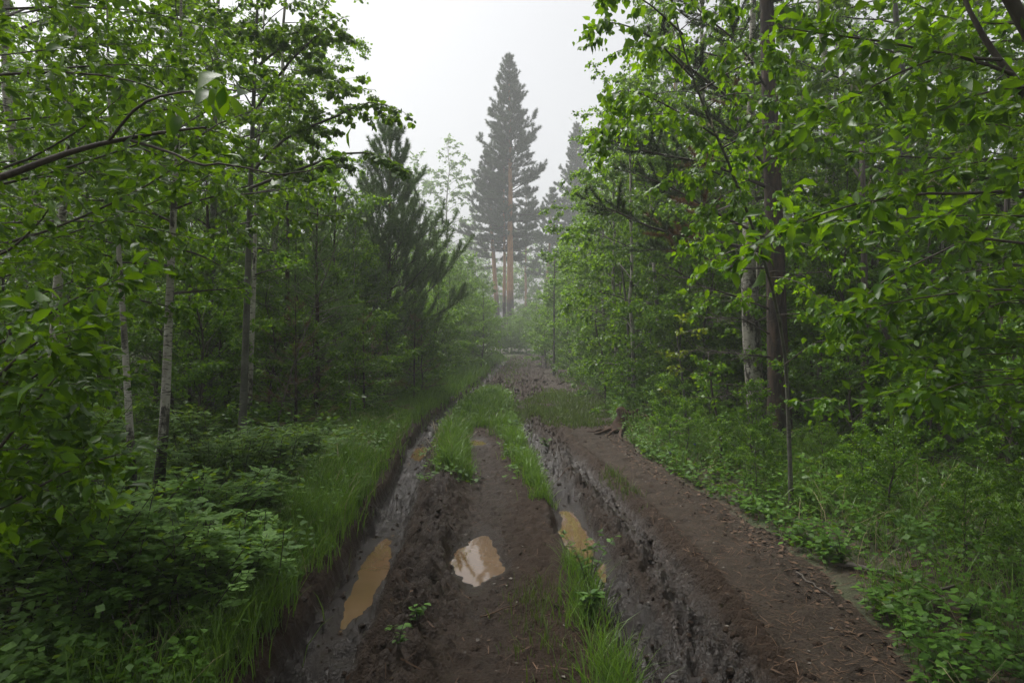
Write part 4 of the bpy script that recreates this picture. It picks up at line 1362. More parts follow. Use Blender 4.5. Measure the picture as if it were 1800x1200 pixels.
# leafy fringe along both edges
for side, w in ((-1, 'left'), (1, 'right')):
    y, i = (15.5 if side < 0 else 10.5), 0
    while y < 40:
        e = (XL(y) - rf.uniform(1.7, 2.6)) if side < 0 else (XE(y) + rf.uniform(.75, 1.5) + max(0, 13 - y) * .3)
        tp = ['bush_a', 'bush_b', 'willow_bush', 'birch_b'][rf.integers(4)]
        s = headroom(tp, e, y, rf.uniform(.65, 1.0) if y < 16 else rf.uniform(.8, 1.15))
        stand(tp, ROOTS[tp], e, y, rf.uniform(0, 6.3), max(s, .5), f'{WORDS[tp]} in the {w} fringe of the track, {ORD[i] if i < 20 else "twenty-" + ORD[i - 20]} going away', CATS[ROOTS[tp]], f'leafy fringe along the {w} edge', .35)
        y += rf.uniform(1.1, 2.0)
        i += 1
for side, w in ((-1, 'left'), (1, 'right')):
    scatter(30, side, 8, 40, 1.9, ['birch_a', 'birch_b', 'aspen'], f'young birches in the {w} wood', .6)
    scatter(16, side, 15, 45, 3.0, ['birch_tall', 'pine_tall'], f'tall trees in the {w} wood', .7, 18)
    scatter(22, side, 7.5, 34, 2.2, ['pine_thicket', 'pine_small'], f'dark young pines in the {w} wood', .5, 12)
    scatter(34, side, 7, 36, 1.2, ['bush_a', 'bush_b', 'willow_bush'], f'leafy bushes in the {w} wood', .4, 11)
    scatter(26, side, 24, 60, 4.0, ['far_bush'], f'dim leafy trees deep in the {w} wood', .8, 30)
for (wd, dist, side), objs in rows.items():
    relabel(objs, wd + ' in the ' + dist + ' ' + ('left' if side < 0 else 'right') + ' wood, {} of its kind outward from the track')
for i, (tp, px, d, sc) in enumerate((('bush_a', 470, 11.5, .8), ('willow_bush', 525, 12.8, .75), ('bush_b', 560, 10.6, .8), ('bush_a', 590, 13.6, .85), ('bush_b', 625, 12.2, .75), ('willow_bush', 640, 16.0, .8),
                                     ('bush_b', 672, 14.4, .9), ('bush_a', 722, 19.5, .9), ('bush_b', 742, 17.2, .9), ('bush_a', 765, 22.5, 1.0), ('willow_bush', 785, 27.0, .9), ('willow_bush', 812, 31.0, 1.0), ('far_bush', 770, 32.0, .8), ('far_bush', 800, 38.0, .8))):
    stand(tp, ROOTS[tp], (px - 900) / 1200 * d, d, i * 2.3, sc, WORDS[tp] + ' below the left wood, ' + ORD[i] + ' from the grey aspen toward the mist', CATS[ROOTS[tp]], 'bushes at the foot of the left wood', .3)
for i, (tp, px, d, sc) in enumerate((('bush_b', 1135, 12.9, .8), ('bush_b', 1098, 14.6, .8), ('bush_a', 1125, 15.2, .9), ('bush_b', 1055, 19.0, .8), ('bush_a', 1060, 22.0, .95), ('willow_bush', 1015, 28.0, 1.0), ('far_bush', 1000, 34.0, .75), ('bush_a', 1200, 11.8, .8))):
    stand(tp, ROOTS[tp], (px - 900) / 1200 * d, d, i * 1.9 + 1, sc, WORDS[tp] + ' beyond the rotten stump, ' + ORD[i] + ' along the right edge', CATS[ROOTS[tp]], 'bushes along the right edge', .3)
for i, (tp, px, d, sc) in enumerate((('pine_small', 1445, 9.2, .8), ('bush_a', 1440, 10.5, .8), ('bush_b', 1500, 8.4, .85), ('bush_a', 1560, 9.2, .75), ('bush_b', 1640, 7.4, .85), ('willow_bush', 1700, 9.0, .6), ('bush_b', 1765, 6.6, .85),
                                     ('bush_a', 1790, 8.2, .8), ('bush_b', 1285, 11.2, .8), ('willow_bush', 1590, 11.0, .75), ('pine_thicket', 1480, 12.0, .75), ('bush_a', 1385, 12.4, .9), ('pine_thicket', 1620, 13.0, .8), ('pine_thicket', 1740, 12.0, .8), ('willow_bush', 1450, 14.5, .9), ('willow_bush', 1300, 14.0, .9))):
    stand(tp, ROOTS[tp], (px - 900) / 1200 * d, d, i * 1.9 + 1, sc, WORDS[tp] + ' in the shade right of the red pine, ' + ORD[i] + ' of that thicket', CATS[ROOTS[tp]], 'shaded thicket right of the red pine', .3)
for i, (tp, px, d, sc) in enumerate((('birch_b', 60, 9.8, .7), ('pine_thicket', 150, 10.5, .85), ('willow_bush', 20, 8.6, .75), ('bush_a', 190, 8.8, .9), ('pine_thicket', 300, 10.8, .85), ('birch_b', 340, 13.0, .75), ('bush_a', 345, 9.6, .85),
                                     ('pine_thicket', 400, 12.5, .9), ('willow_bush', 270, 12.0, .85), ('bush_a', 110, 8.0, .8), ('birch_b', 480, 14.5, .8), ('willow_bush', 400, 15.0, 1.0), ('birch_b', 200, 14.0, .9), ('pine_thicket', 40, 12.0, .95), ('bush_a', 400, 10.6, .75))):
    stand(tp, ROOTS[tp], (px - 900) / 1200 * d, d, i * 2.9 + 1, sc, WORDS[tp] + ' in the gloom behind the front birch trunks, ' + ORD[i] + ' of that thicket', CATS[ROOTS[tp]], 'gloomy thicket behind the left birches', .3)
for i, (tp, px, d, sc) in enumerate((('birch_b', 1440, 11.2, .8), ('birch_b', 1540, 10.2, .75), ('birch_b', 1660, 10.6, .8), ('willow_bush', 1760, 8.8, .9), ('birch_b', 1240, 13.4, .85), ('birch_b', 1190, 16.0, .9), ('willow_bush', 1150, 17.5, .95), ('birch_b', 1330, 13.0, .9),
                                     ('willow_bush', 1500, 9.6, .85), ('willow_bush', 1620, 8.8, .8), ('birch_b', 1090, 18.0, .9), ('birch_b', 1050, 22.5, .95), ('birch_a', 1130, 21.0, .9), ('birch_b', 1580, 13.0, 1.0), ('birch_b', 1720, 13.0, 1.0))):
    stand(tp, ROOTS[tp], (px - 900) / 1200 * d, d, i * 2.9 + 2, headroom(tp, (px - 900) / 1200 * d, d, sc), WORDS[tp] + ' in the leafy wall right of the path, ' + ORD[i] + ' of that wall', CATS[ROOTS[tp]], 'leafy wall right of the path', .3)
for i in range(20):
    y = 4.2 + i * .48 + rf.uniform(-.1, .1)
    x = XE(y) + (.28 if i % 2 else .75) + rf.uniform(0, .5) + (.35 if y < 6 else 0)
    stand('bush_b' if i % 3 else 'bush_a', 'bush', x, y, rf.uniform(0, 6.3), rf.uniform(.26, .5) if i % 3 else rf.uniform(.2, .32), 'knee-high leafy shrub at the right edge of the footpath, ' + ORD[i] + ' going away', 'bush', 'knee-high shrubs along the footpath', .1)
# trees beside and behind the viewer, whose crowns shade the near ground
for i, (x, y, sc) in enumerate(((-4.5, 1.0, 1.0), (-5.6, 3.4, .9), (-3.9, 4.4, 1.0), (-5.2, 5.6, 1.0), (4.8, .2, 1.0), (-3.6, -2.5, .95), (3.9, -3.0, 1.0), (-1.5, -6.5, 1.0), (2.0, -7.0, .95))):
    stand('birch_tall', 'birch_tree', x, y, i * 1.3, sc, 'tall birch beside the viewer, ' + ORD[i] + ' of those shading the near track', 'birch tree', 'birches beside the viewer')
for i, (px, d, tp, sc) in enumerate(((893, 49, 'willow_bush', .6), (918, 50, 'bush_a', .9), (940, 50, 'willow_bush', .9), (905, 52, 'willow_bush', .65), (925, 47.5, 'bush_b', 1.0), (900, 47.5, 'bush_b', .9), (912, 48.5, 'bush_b', 1.1), (880, 48, 'bush_b', 1.1), (845, 30, 'willow_bush', .8), (800, 27, 'bush_a', 1.0), (770, 23, 'bush_a', .9), (740, 20, 'bush_b', 1.0), (830, 34, 'bush_a', 1.2), (960, 33, 'bush_a', 1.0), (1000, 29, 'bush_a', 1.1), (1030, 24, 'bush_b', 1.1), (1060, 18, 'bush_b', .9))):
    stand(tp, 'bush', (px - 900) / 1200 * d, float(d), i * 2.1, sc, 'misty leafy bush where the track vanishes, ' + ORD[i] + ' of that clump', 'bush', 'bushes fringing the far track', .4)

# ------------------------------------------------------------------ rose shrubs and herbs of the verges
def rose_shrub(seed, H, R, nst):
    p = Plant(seed)
    rng = p.rng
    mb = MB()
    for k in range(nst):
        az, sp = rng.uniform(0, 6.3), rng.uniform(.1, 1) * R
        h = H * rng.uniform(.6, 1.1)
        a = np.array([rng.normal() * .08, rng.normal() * .08, -.03])
        q = resample([a, a + [math.cos(az) * sp * .3, math.sin(az) * sp * .3, h * .5], [math.cos(az) * sp, math.sin(az) * sp, h]], 8)
        tube(p.wood, q, np.linspace(.006, .002, 8), 4, rng.uniform())
        n = int(26 * h)
        P, T, f = along(q, n, rng, .35, 1)
        for j in range(n):
            d = norm(np.array([rng.normal(), rng.normal(), rng.uniform(-.1, .5)]))
            L = rng.uniform(.08, .15)
            ax = norm(np.cross(d, [0, 0, 1]))
            up = norm(np.array([0, 0, 1]) + rng.normal(size=3) * .25)
            nl = 5 if rng.uniform() < .5 else 7
            s = np.repeat(np.linspace(.35, .85, nl // 2), 2)
            sd = np.tile([1, -1], nl // 2)[:, None]
            B = P[j] + d * (s * L)[:, None] + np.array([0, 0, -.25]) * (s[:, None] ** 2) * L
            dd = norm(d * .55 + ax * sd)
            B = np.concatenate([B, (P[j] + d * L - np.array([0, 0, .25 * L]))[None]])
            dd = np.concatenate([dd, d[None]])
            add_leaves(mb, B, dd, np.repeat(up[None], nl, 0), rng.uniform(.028, .042) * 1.45, HERB0 if False else HERB1, rng.uniform(0, 1))
    return [('stems', p.wood.mesh('stems', M['twig']), 'stuff'), ('foliage', mb.mesh('foliage', M['rose_leaf']), 'stuff')]


RS = [rose_shrub(701, .85, .55, 26), rose_shrub(702, .62, .5, 26)]
shrubs = [(345, 900, 0, .72, 'rose shrub between the scarred birch and the grass verge'), (420, 890, 0, .78, 'rose shrub in front of the grey aspen foot'), (490, 865, 0, .72, 'rose shrub right of the aspen foot against tall grass'),
          (545, 835, 0, .62, 'rose shrub farthest right in the left thicket'), (60, 1090, 1, 1.2, 'low rose shrub in the bottom left corner'), (180, 1140, 0, .9, 'rose shrub at the bottom edge, second from the corner'),
          (140, 1010, 1, 1.0, 'rose shrub under the low willow bush'), (430, 1060, 1, .8, 'low rose shrub at the edge of the bottom left grass'), (240, 1080, 1, .95, 'rose shrub before the foot of the thin birch'), (330, 1110, 1, .95, 'small rose shrub nearest the rut at the bottom left'),
          (110, 930, 0, 1.1, 'rose shrub behind the low willow leaves'), (370, 970, 1, .95, 'rose shrub beside the tufts of sedge'), (30, 960, 0, 1.1, 'rose shrub at the left edge below the willow'),
          (450, 930, 1, .7, 'small rose shrub inside the left grass'), (200, 910, 0, .7, 'rose shrub around the thin birch stem'), (150, 870, 0, .9, 'rose shrub behind the thin birch stem'), (340, 830, 0, .8, 'rose shrub in shade behind the scarred birch')]
for i, (px, py, k, sc, lab) in enumerate(shrubs):
    g = gpos(px, py)
    place(RS[k], 'rose_shrub', (g[0], g[1], gz(g[0], g[1])), i * 1.9, sc, lab, 'shrub', 'rose shrubs of the left verge')


def herb_batch(n, sampler, hrange, size, rng, per=(7, 13), shape=HERB1):
    """leafy ground cover: short stems with whorls of leaves"""
    xy = sampler(n)
    z, _, _, _ = height(xy[:, 0], xy[:, 1])
    mb = MB()
    cnt = rng.integers(per[0], per[1] + 1, len(xy))
    idx = np.repeat(np.arange(len(xy)), cnt)
    m = len(idx)
    h = rng.uniform(*hrange, len(xy)) * rng.uniform(.6, 1.15, len(xy))
    fr = rng.uniform(.3, 1.0, m)
    lean = rng.normal(size=(len(xy), 2)) * .18
    az = rng.uniform(0, 6.3, m)
    dist = 1 + xy[idx, 1] * .035
    S = size * rng.uniform(.6, 1.3, m) * dist
    out = np.column_stack([np.cos(az), np.sin(az), np.zeros(m)])
    P = np.column_stack([xy[idx, 0] + lean[idx, 0] * h[idx] * fr, xy[idx, 1] + lean[idx, 1] * h[idx] * fr, z[idx] + h[idx] * fr])
    P = P + out * (rng.uniform(.0, .9, m) * S)[:, None]
    D = out + np.column_stack([np.zeros((m, 2)), rng.uniform(-.45, .45, m)])
    N = np.array([0, 0, 1.0]) + rng.normal(size=(m, 3)) * .3
    tint = np.clip(np.repeat(rng.uniform(0, 1, len(xy)), cnt) * .7 + rng.uniform(0, .3, m), 0, 1)
    add_leaves(mb, P, D, N, S, shape, tint)
    # stems
    k = len(xy)
    b = np.column_stack([xy, z - .02])
    t = np.column_stack([xy + lean * h[:, None], z + h])
    V = np.stack([b - [.0022, 0, 0], b + [.0022, 0, 0], t], 1).reshape(-1, 3)
    mb.add(V, np.arange(3 * k).reshape(-1, 3), None, .2)
    return mb


rh = np.random.default_rng(31)


def samp_side(side, ylo, yhi, a, b, pw=1.3):
    def f(n):
        y = ylo + (yhi - ylo) * rh.uniform(0, 1, n) ** pw
        u = rh.uniform(0, 1, n) ** 1.4
        w = b + y * .12
        x = (XE(y) + a + u * w) if side > 0 else (XL(y) - .42 - a - u * w)
        k = fbm(x * .9, y * .9, 300 + side, 3) > -.6
        return np.column_stack([x, y])[k]
    return f


o = herb_batch(2100, samp_side(1, 3.0, 13.5, .05, 2.0), (.06, .36), .044, rh, shape=HERB1).build('undergrowth', M['herb_leaf'])
tag(o, 'leafy green herbs and seedlings covering the right-hand verge', 'undergrowth', None, 'stuff')
o = herb_batch(2600, samp_side(1, 12, 36, .1, 3.0, 1.0), (.2, .6), .06, rh, (8, 14)).build('undergrowth', M['herb_leaf'])
tag(o, 'herbs and low growth along the far right edge of the track', 'undergrowth', None, 'stuff')
o = herb_batch(2600, samp_side(-1, 2.6, 10, .35, 2.2), (.12, .4), .05, rh).build('undergrowth', M['rose_leaf'])
tag(o, 'leafy herbs growing through the left-hand verge', 'undergrowth', None, 'stuff')
o = herb_batch(2800, samp_side(-1, 9, 36, .7, 3.2, 1.0), (.25, .7), .06, rh, (8, 14)).build('undergrowth', M['bush_leaf'])
tag(o, 'low growth under the trees along the far left edge', 'undergrowth', None, 'stuff')


def samp_deep(n):
    y = 6 + 26 * rh.uniform(0, 1, n)
    s = np.where(rh.uniform(0, 1, n) < .5, -1, 1)
    x = s * (2.8 + rh.uniform(0, 1, n) * (y * .7))
    return np.column_stack([x, y])


o = herb_batch(4200, samp_deep, (.15, .6), .07, rh, (7, 12)).build('undergrowth', M['bush_leaf'])
tag(o, 'scattered ground cover deeper under the trees on both sides', 'undergrowth', None, 'stuff')


# ------------------------------------------------------------------ grass
def blades(xy, hlo, hhi, rng, width=.0045, lean=.55, clump=True):
    n = len(xy)
    z, _, wet, _ = height(xy[:, 0], xy[:, 1])
    d = np.hypot(xy[:, 0], xy[:, 1])
    w = width * np.maximum(1, d / 5.0) ** .9 * rng.uniform(.6, 1.3, n)
    big = .55 + .75 * vnoise(xy[:, 0] * 2.2, xy[:, 1] * 2.2, 91)
    h = rng.uniform(hlo, hhi, n) * big
    az = rng.uniform(0, 6.3, n) + 0
    o = np.column_stack([np.cos(az), np.sin(az)]) * (lean * h * rng.uniform(.15, 1.1, n))[:, None]
    sx = np.column_stack([-np.sin(az), np.cos(az)])
    fa = rng.uniform(0, 6.3, n)
    sx = norm(sx * .5 + np.column_stack([np.cos(fa), np.sin(fa)]))
    b = np.column_stack([xy, z - .015])
    def pt(s, side):
        q = b.copy()
        q[:, :2] += o * s ** 2
        q[:, 2] += h * (s - .30 * s ** 3 * lean)
        q[:, :2] += sx * (side * w * .5)[:, None] if np.ndim(side) else sx * (side * w[:, None] * .5)
        return q
    rows = [pt(0, -1), pt(0, 1), pt(.4, -.9), pt(.4, .9), pt(.75, -.6), pt(.75, .6), pt(1, 0)]
    V = np.stack(rows, 1).reshape(-1, 3)
    i = np.arange(n)[:, None] * 7
    Q = np.concatenate([i + [0, 1, 3, 2], i + [2, 3, 5, 4]])
    T = i + [4, 5, 6]
    t = np.clip(rng.uniform(-.15, .85, n) + .3 * vnoise(xy[:, 0] * 1.5, xy[:, 1] * 1.5, 95), 0, 1)
    return MB().add(V, T, Q, np.repeat(t, 7))


def clumped(xy, rng, spread=.05, k=7):
    """turn sample points into little tufts"""
    p = np.repeat(xy, k, 0)
    return p + rng.normal(size=p.shape) * (spread * np.maximum(1, p[:, 1:2] / 9))


rg = np.random.default_rng(17)


def area(n, ylo, yhi, xa, xb, pw=1.0, thr=None, sc=1.6, seed=5, bell_=False):
    y = ylo + (yhi - ylo) * rg.uniform(0, 1, n) ** pw
    u = rg.normal(.5, .24, n) if bell_ else rg.uniform(0, 1, n)
    a, b = xa(y), xb(y)
    x = a + (b - a) * u
    if thr is not None:
        k = fbm(x * sc, y * sc, seed, 3) > thr
        x, y = x[k], y[k]
    k = np.ones(len(x), bool)
    if bell_:
        k = ~((np.abs(x - XM(y)) < .22) & (y < 12.6)) & (x > XL(y) + .30) & ~((y < 13) & (x < XL(y) + .42))
    return np.column_stack([x, y])[k]


A = [area(2100, 2.7, 9, lambda y: XL(y) - 1.35, lambda y: XL(y) - .30, 1.1, -.1, 1.8), area(1100, 2.7, 9, lambda y: XL(y) - .75, lambda y: XL(y) - .33, 1.0, -.2),
     area(1700, 9, 24, lambda y: XL(y) - 1.5, lambda y: XL(y) - .28, 1.0), area(900, 20, 42, lambda y: XL(y) - 1.6, lambda y: XL(y) - .3)]
o = blades(clumped(np.concatenate(A), rg, .05, 7), .12, .42, rg, .0062, .55).build('grass', M['grass'])
tag(o, 'tall fresh grass along the left edge of the deep rut', 'grass', None, 'stuff')
mid = lambda y: (XL(y) + XM(y)) / 2
A = [area(1700, 7.9, 12.5, lambda y: mid(y) - .16 - .01 * y, lambda y: mid(y) + .20 + .010 * y, 1.0, -.22, 2.2, 9, True), area(1800, 11.5, 20, lambda y: XL(y) + .25, lambda y: XR(y) - .35, 1.0, -.12, 1.1, 8, True)]
o = blades(clumped(np.concatenate(A), rg, .05, 7), .10, .36, rg, .0056, .65).build('grass', M['grass'])
tag(o, 'grass strip growing between the left rut and the middle track', 'grass', None, 'stuff')
med2 = lambda y: np.interp(y, [2.5, 4, 5, 7, 9, 12, 16], [.44, .42, .38, .24, .12, -.02, -.12])
A = [area(260, 6.9, 9.0, lambda y: med2(y) - .02, lambda y: med2(y) + .16, 1.0, -.2, 2.5, 6, True), area(330, 8.8, 14, lambda y: med2(y) - .18, lambda y: med2(y) + .22, 1.0, -.12, 2.0, 7, True),
     area(120, 2.6, 4.3, lambda y: med2(y) - .10, lambda y: med2(y) + .14, .8, -.2, 3, 4, True), area(40, 4.3, 5.0, lambda y: med2(y), lambda y: med2(y) + .14)]
o = blades(clumped(np.concatenate(A), rg, .04, 8), .10, .30, rg, .0048, .7).build('grass', M['grass'])
tag(o, 'grass tufts in the ridge between middle track and right rut', 'grass', None, 'stuff')
A = [area(1700, 12.6, 20.5, lambda y: XR(y) + .42, lambda y: XE(y) + .1, 1.0, -.12, .9, 12), area(420, 20, 44, lambda y: (XL(y) + XR(y)) / 2 - .42, lambda y: (XL(y) + XR(y)) / 2 + .42, 1.0, .05, .35, 14),
     area(500, 19, 40, lambda y: XE(y) - .6, lambda y: XE(y) + .5, 1.0, -.2, .5, 15), area(700, 13, 19, lambda y: XR(y) - .4, lambda y: XR(y) + .5, 1, .0, .7, 16),
     area(50, 6.3, 8.2, lambda y: XT(y) + .18, lambda y: XT(y) + .3, 1, .1, 2, 33), area(90, 2.7, 4.5, lambda y: med2(y) - .4, lambda y: med2(y) - .1, 1, .0, 2.5, 34)]
o = blades(clumped(np.concatenate(A), rg, .06, 7), .05, .17, rg, .0055).build('grass', M['short_grass'])
tag(o, 'short yellowish grass patches on the track beyond the footpath', 'grass', None, 'stuff')
A = [area(900, 2.8, 12, lambda y: XE(y) + .12, lambda y: XE(y) + 2.2, 1.0, .02, 1.1, 21), area(700, 3, 9, lambda y: XE(y) + .5, lambda y: XE(y) + 3.0, 1.0, .12, 1.3, 22), area(800, 12, 36, lambda y: XE(y) + .05, lambda y: XE(y) + 1.2)]
o = blades(clumped(np.concatenate(A), rg, .035, 8), .15, .50, rg, .0050, .8).build('grass', M['grass'])
tag(o, 'arching grass tufts among the herbs of the right-hand verge', 'grass', None, 'stuff')
A = [area(1300, 5, 30, lambda y: -y * .75, lambda y: XL(y) - 1.6, 1.0, .0, .6, 25), area(1300, 4, 30, lambda y: XE(y) + 1.5, lambda y: y * .75 + 1, 1.0, .0, .6, 26)]
o = blades(clumped(np.concatenate(A), rg, .06, 6), .15, .5, rg, .0050, .8).build('grass', M['grass'])
tag(o, 'thin grass on the shaded forest floor between the trees', 'grass', None, 'stuff')

A = np.concatenate([area(420, 2.8, 12, lambda y: XL(y) - 1.5, lambda y: XL(y) - .3, 1.1), area(420, 2.8, 11, lambda y: XE(y) + .1, lambda y: XE(y) + 2.6), area(60, 8, 13, lambda y: mid(y) - .2, lambda y: mid(y) + .2)])
o = blades(clumped(A, rg, .05, 3), .15, .55, rg, .0034, 1.1).build('dry_grass', M['straw'])
tag(o, 'withered straw-coloured blades among the green grass', 'grass', None, 'stuff')


def samp_mid(n):
    y = 7.5 + 12 * rh.uniform(0, 1, n)
    x = np.where(rh.uniform(0, 1, n) < .6, mid(y) + rh.normal(size=n) * .16, med2(y) + rh.normal(size=n) * .1)
    return np.column_stack([x, y])


o = herb_batch(420, samp_mid, (.05, .16), .05, rh, (5, 9)).build('weeds', M['herb_leaf'])
tag(o, 'broad-leaved weeds mixed into the grass strips on the track', 'weeds', None, 'stuff')
o = herb_batch(900, samp_side(-1, 2.7, 12, -.05, .5), (.10, .34), .045, rh, (6, 11)).build('weeds', M['herb_leaf'])
tag(o, 'weeds mixed into the left verge grass along the rut', 'weeds', None, 'stuff')

# ------------------------------------------------------------------ clods, litter and twigs on the mud
def ico(seed):
    t = (1 + 5 ** .5) / 2
    V = np.array([(-1, t, 0), (1, t, 0), (-1, -t, 0), (1, -t, 0), (0, -1, t), (0, 1, t), (0, -1, -t), (0, 1, -t), (t, 0, -1), (t, 0, 1), (-t, 0, -1), (-t, 0, 1)]) / 1.9
    F = np.array([(0, 11, 5), (0, 5, 1), (0, 1, 7), (0, 7, 10), (0, 10, 11), (1, 5, 9), (5, 11, 4), (11, 10, 2), (10, 7, 6), (7, 1, 8), (3, 9, 4), (3, 4, 2), (3, 2, 6), (3, 6, 8), (3, 8, 9), (4, 9, 5), (2, 4, 11), (6, 2, 10), (8, 6, 7), (9, 8, 1)])
    return V, F


IV, IF = ico(0)
rc = np.random.default_rng(3)
n = 14000
y = 2.6 + 22 * rc.uniform(0, 1, n) ** 1.5
x = XL(y) - .35 + (XE(y) - XL(y) + .3) * rc.uniform(0, 1, n)
z, ch, wet, tr = height(x, y)
dry = np.ones(n, bool)
for px, py, a, b, lv, dep, _ in PUDDLES:
    dry &= ~((z < lv + .012) & (((x - px) / a) ** 2 + ((y - py) / b) ** 2 < 2.2))
k = (rc.uniform(0, 1, n) < np.clip(ch, .13, 1) * .75) & dry
x, y, z = x[k], y[k], z[k]
n = len(x)
s = (.005 + .022 * rc.uniform(0, 1, n) ** 3.5) * np.maximum(1, y / 8)
V = IV[None] * rc.uniform(.65, 1.35, (n, 12, 3)) * rc.uniform(.6, 1.3, (n, 1, 3)) * s[:, None, None]
a = rc.uniform(0, 6.3, n)
ca, sa = np.cos(a)[:, None], np.sin(a)[:, None]
V = np.stack([V[..., 0] * ca - V[..., 1] * sa, V[..., 0] * sa + V[..., 1] * ca, V[..., 2] * .75], -1)
V += np.column_stack([x, y, z - s * .05])[:, None]
T = (IF[None] + (np.arange(n) * 12)[:, None, None]).reshape(-1, 3)
o = MB().add(V.reshape(-1, 3), T, None, np.repeat(rc.uniform(.1, .6, n), 12)).build('mud_clods', M['mud'])
tag(o, 'loose lumps of mud thrown up beside the ruts', 'mud', None, 'stuff')

n = 7000
y = 2.6 + 11 * rc.uniform(0, 1, n) ** 1.4
x = np.where(rc.uniform(0, 1, n) < .7, XT(y) + .2 + (XE(y) - XT(y) + .3) * rc.uniform(0, 1, n), XL(y) + 2.2 * rc.uniform(0, 1, n))
z, ch, wet, tr = height(x, y)
k = wet < .62
x, y, z = x[k], y[k], z[k]
n = len(x)
a, l = rc.uniform(0, 6.3, n), rc.uniform(.015, .05, n)
w = rc.uniform(.0007, .0018, n) * 1.4
d = np.column_stack([np.cos(a), np.sin(a)])
e = np.column_stack([-np.sin(a), np.cos(a)])
c = np.column_stack([x, y])
q = [c - d * l[:, None] - e * w[:, None], c - d * l[:, None] + e * w[:, None], c + d * l[:, None] + e * w[:, None], c + d * l[:, None] - e * w[:, None]]
V = np.stack([np.column_stack([p, height(p[:, 0], p[:, 1])[0] + .0035]) for p in q], 1).reshape(-1, 3)
o = MB().add(V, None, np.arange(4 * n).reshape(-1, 4), np.repeat(rc.uniform(0, 1, n), 4)).build('needle_litter', M['litter'], smooth=False)
tag(o, 'fallen pine needles and bits of twig strewn over the path', 'litter', None, 'stuff')

n = 2400       # old leaves along the edge of the right verge
y = 2.8 + 10 * rc.uniform(0, 1, n)
x = XE(y) - .25 + (.9 + 1.2 * (y < 5)) * rc.uniform(0, 1, n)
z = height(x, y)[0]
mb = MB()
az = rc.uniform(0, 6.3, n)
add_leaves(mb, np.column_stack([x, y, z + .008]), np.column_stack([np.cos(az), np.sin(az), rc.normal(size=n) * .15]), np.array([0, 0, 1.]) + rc.normal(size=(n, 3)) * .3, rc.uniform(.02, .05, n), BIRCH1, rc.uniform(0, 1, n))
o = mb.build('leaf_litter', M['litter'], smooth=False)
tag(o, 'brown fallen leaves along the foot of the right verge', 'litter', None, 'stuff')

n = 220        # leaves and chips trodden into the track
y = 2.8 + 9 * rc.uniform(0, 1, n)
x = XL(y) + .3 + (XE(y) - XL(y) - .3) * rc.uniform(0, 1, n)
z, _, wet, _ = height(x, y)
az = rc.uniform(0, 6.3, n)
mb = MB()
add_leaves(mb, np.column_stack([x, y, z + .006]), np.column_stack([np.cos(az), np.sin(az), rc.normal(size=n) * .12]), np.array([0, 0, 1.]) + rc.normal(size=(n, 3)) * .25, rc.uniform(.012, .034, n), BIRCH1, rc.uniform(0, 1, n))
o = mb.build('track_litter', M['dead_wood'], smooth=False)
tag(o, 'pale leaf scraps and chips trodden into the track', 'litter', None, 'stuff')

# ------------------------------------------------------------------ single small things
def stick(name, pts, r0, r1, mat, label, cat, n=10, twigs=0, seed=0):
    rng = np.random.default_rng(seed)
    b = np.array(pts[0], float)
    q = resample(np.array(pts) - b, n)
    q[1:-1] += rng.normal(size=(n - 2, 3)) * r0 * .6
    mb = MB()
    tube(mb, q, np.linspace(r0, r1, n), 6, .5, True)
    if not twigs:
        o = mb.build(name, M[mat]); o.location = b
        return tag(o, label, cat)
    r = empty(name, b); tag(r, label, cat)
    mb.build('stem', M[mat], r)
    for k in range(twigs):
        j = rng.integers(2, n - 2)
        d = norm(norm(q[j + 1] - q[j]) + rng.normal(size=3) * .7)
        L = plen(q) * rng.uniform(.1, .3)
        tw = MB(); tube(tw, np.array([q[j], q[j] + d * L * .5, q[j] + d * L + [0, 0, .02]]), [r1, r1 * .7, r1 * .4], 4, .5, True)
        tw.build('twig', M[mat], r)
    return r


def on_ground(px, py, dz=.0):
    g = gpos(px, py, dz)
    return np.array([g[0], g[1], gz(g[0], g[1]) + dz])


stick('fallen_branch', [on_ground(1535, 1048, .03), on_ground(1600, 1046, .04), on_ground(1660, 1036, .06), on_ground(1730, 1018, .10)], .013, .006, 'twig', 'dark fallen branch lying at the foot of the right verge', 'branch', twigs=3, seed=1)
stick('fallen_branch', [on_ground(1470, 990, .03), on_ground(1540, 1002, .03), on_ground(1610, 1015, .03)], .016, .012, 'dead_wood', 'pale rotting birch branch half hidden in the right verge herbs', 'branch', seed=2)
stick('fallen_branch', [on_ground(1400, 1010, .02), on_ground(1430, 1030, .02), on_ground(1465, 1052, .02)], .008, .004, 'twig', 'short dark stick on the edge of the footpath', 'branch', seed=3)
b = on_ground(1612, 905); stick('dry_stalk', [b, b + [.0, 0, .25], b + [.005, 0, .55]], .004, .002, 'straw', 'upright dry straw stalk in the right verge', 'stalk', seed=4)
b = on_ground(1585, 915); stick('dry_stalk', [b, b + [.2, .0, .12], b + [.52, .05, .48]], .004, .002, 'straw', 'long dry straw stalk slanting up to the right', 'stalk', seed=5)
b = on_ground(1560, 880); stick('dry_stalk', [b, b + [-.03, .0, .25], b + [-.05, .05, .42]], .003, .002, 'straw', 'short dry stalk behind the slanting one', 'stalk', seed=6)
b = on_ground(1640, 930); stick('dry_stalk', [b, b + [-.15, .0, .1], b + [-.42, .05, .2]], .003, .0015, 'straw', 'bent dry stalk lying low across the right grass', 'stalk', seed=7)
b = on_ground(512, 820); stick('dry_stalk', [b, b + [.0, 0, .25], b + [.01, .02, .42]], .006, .004, 'dead_wood', 'pale dead stalk among the left shrubs', 'stalk', seed=8)
b = on_ground(616, 760); stick('dead_bush', [b, b + [.0, 0, .4], b + [-.03, .02, .95]], .016, .006, 'dead_wood', 'dead brown bush with bare twigs at the left grass edge', 'bush', twigs=7, seed=9)
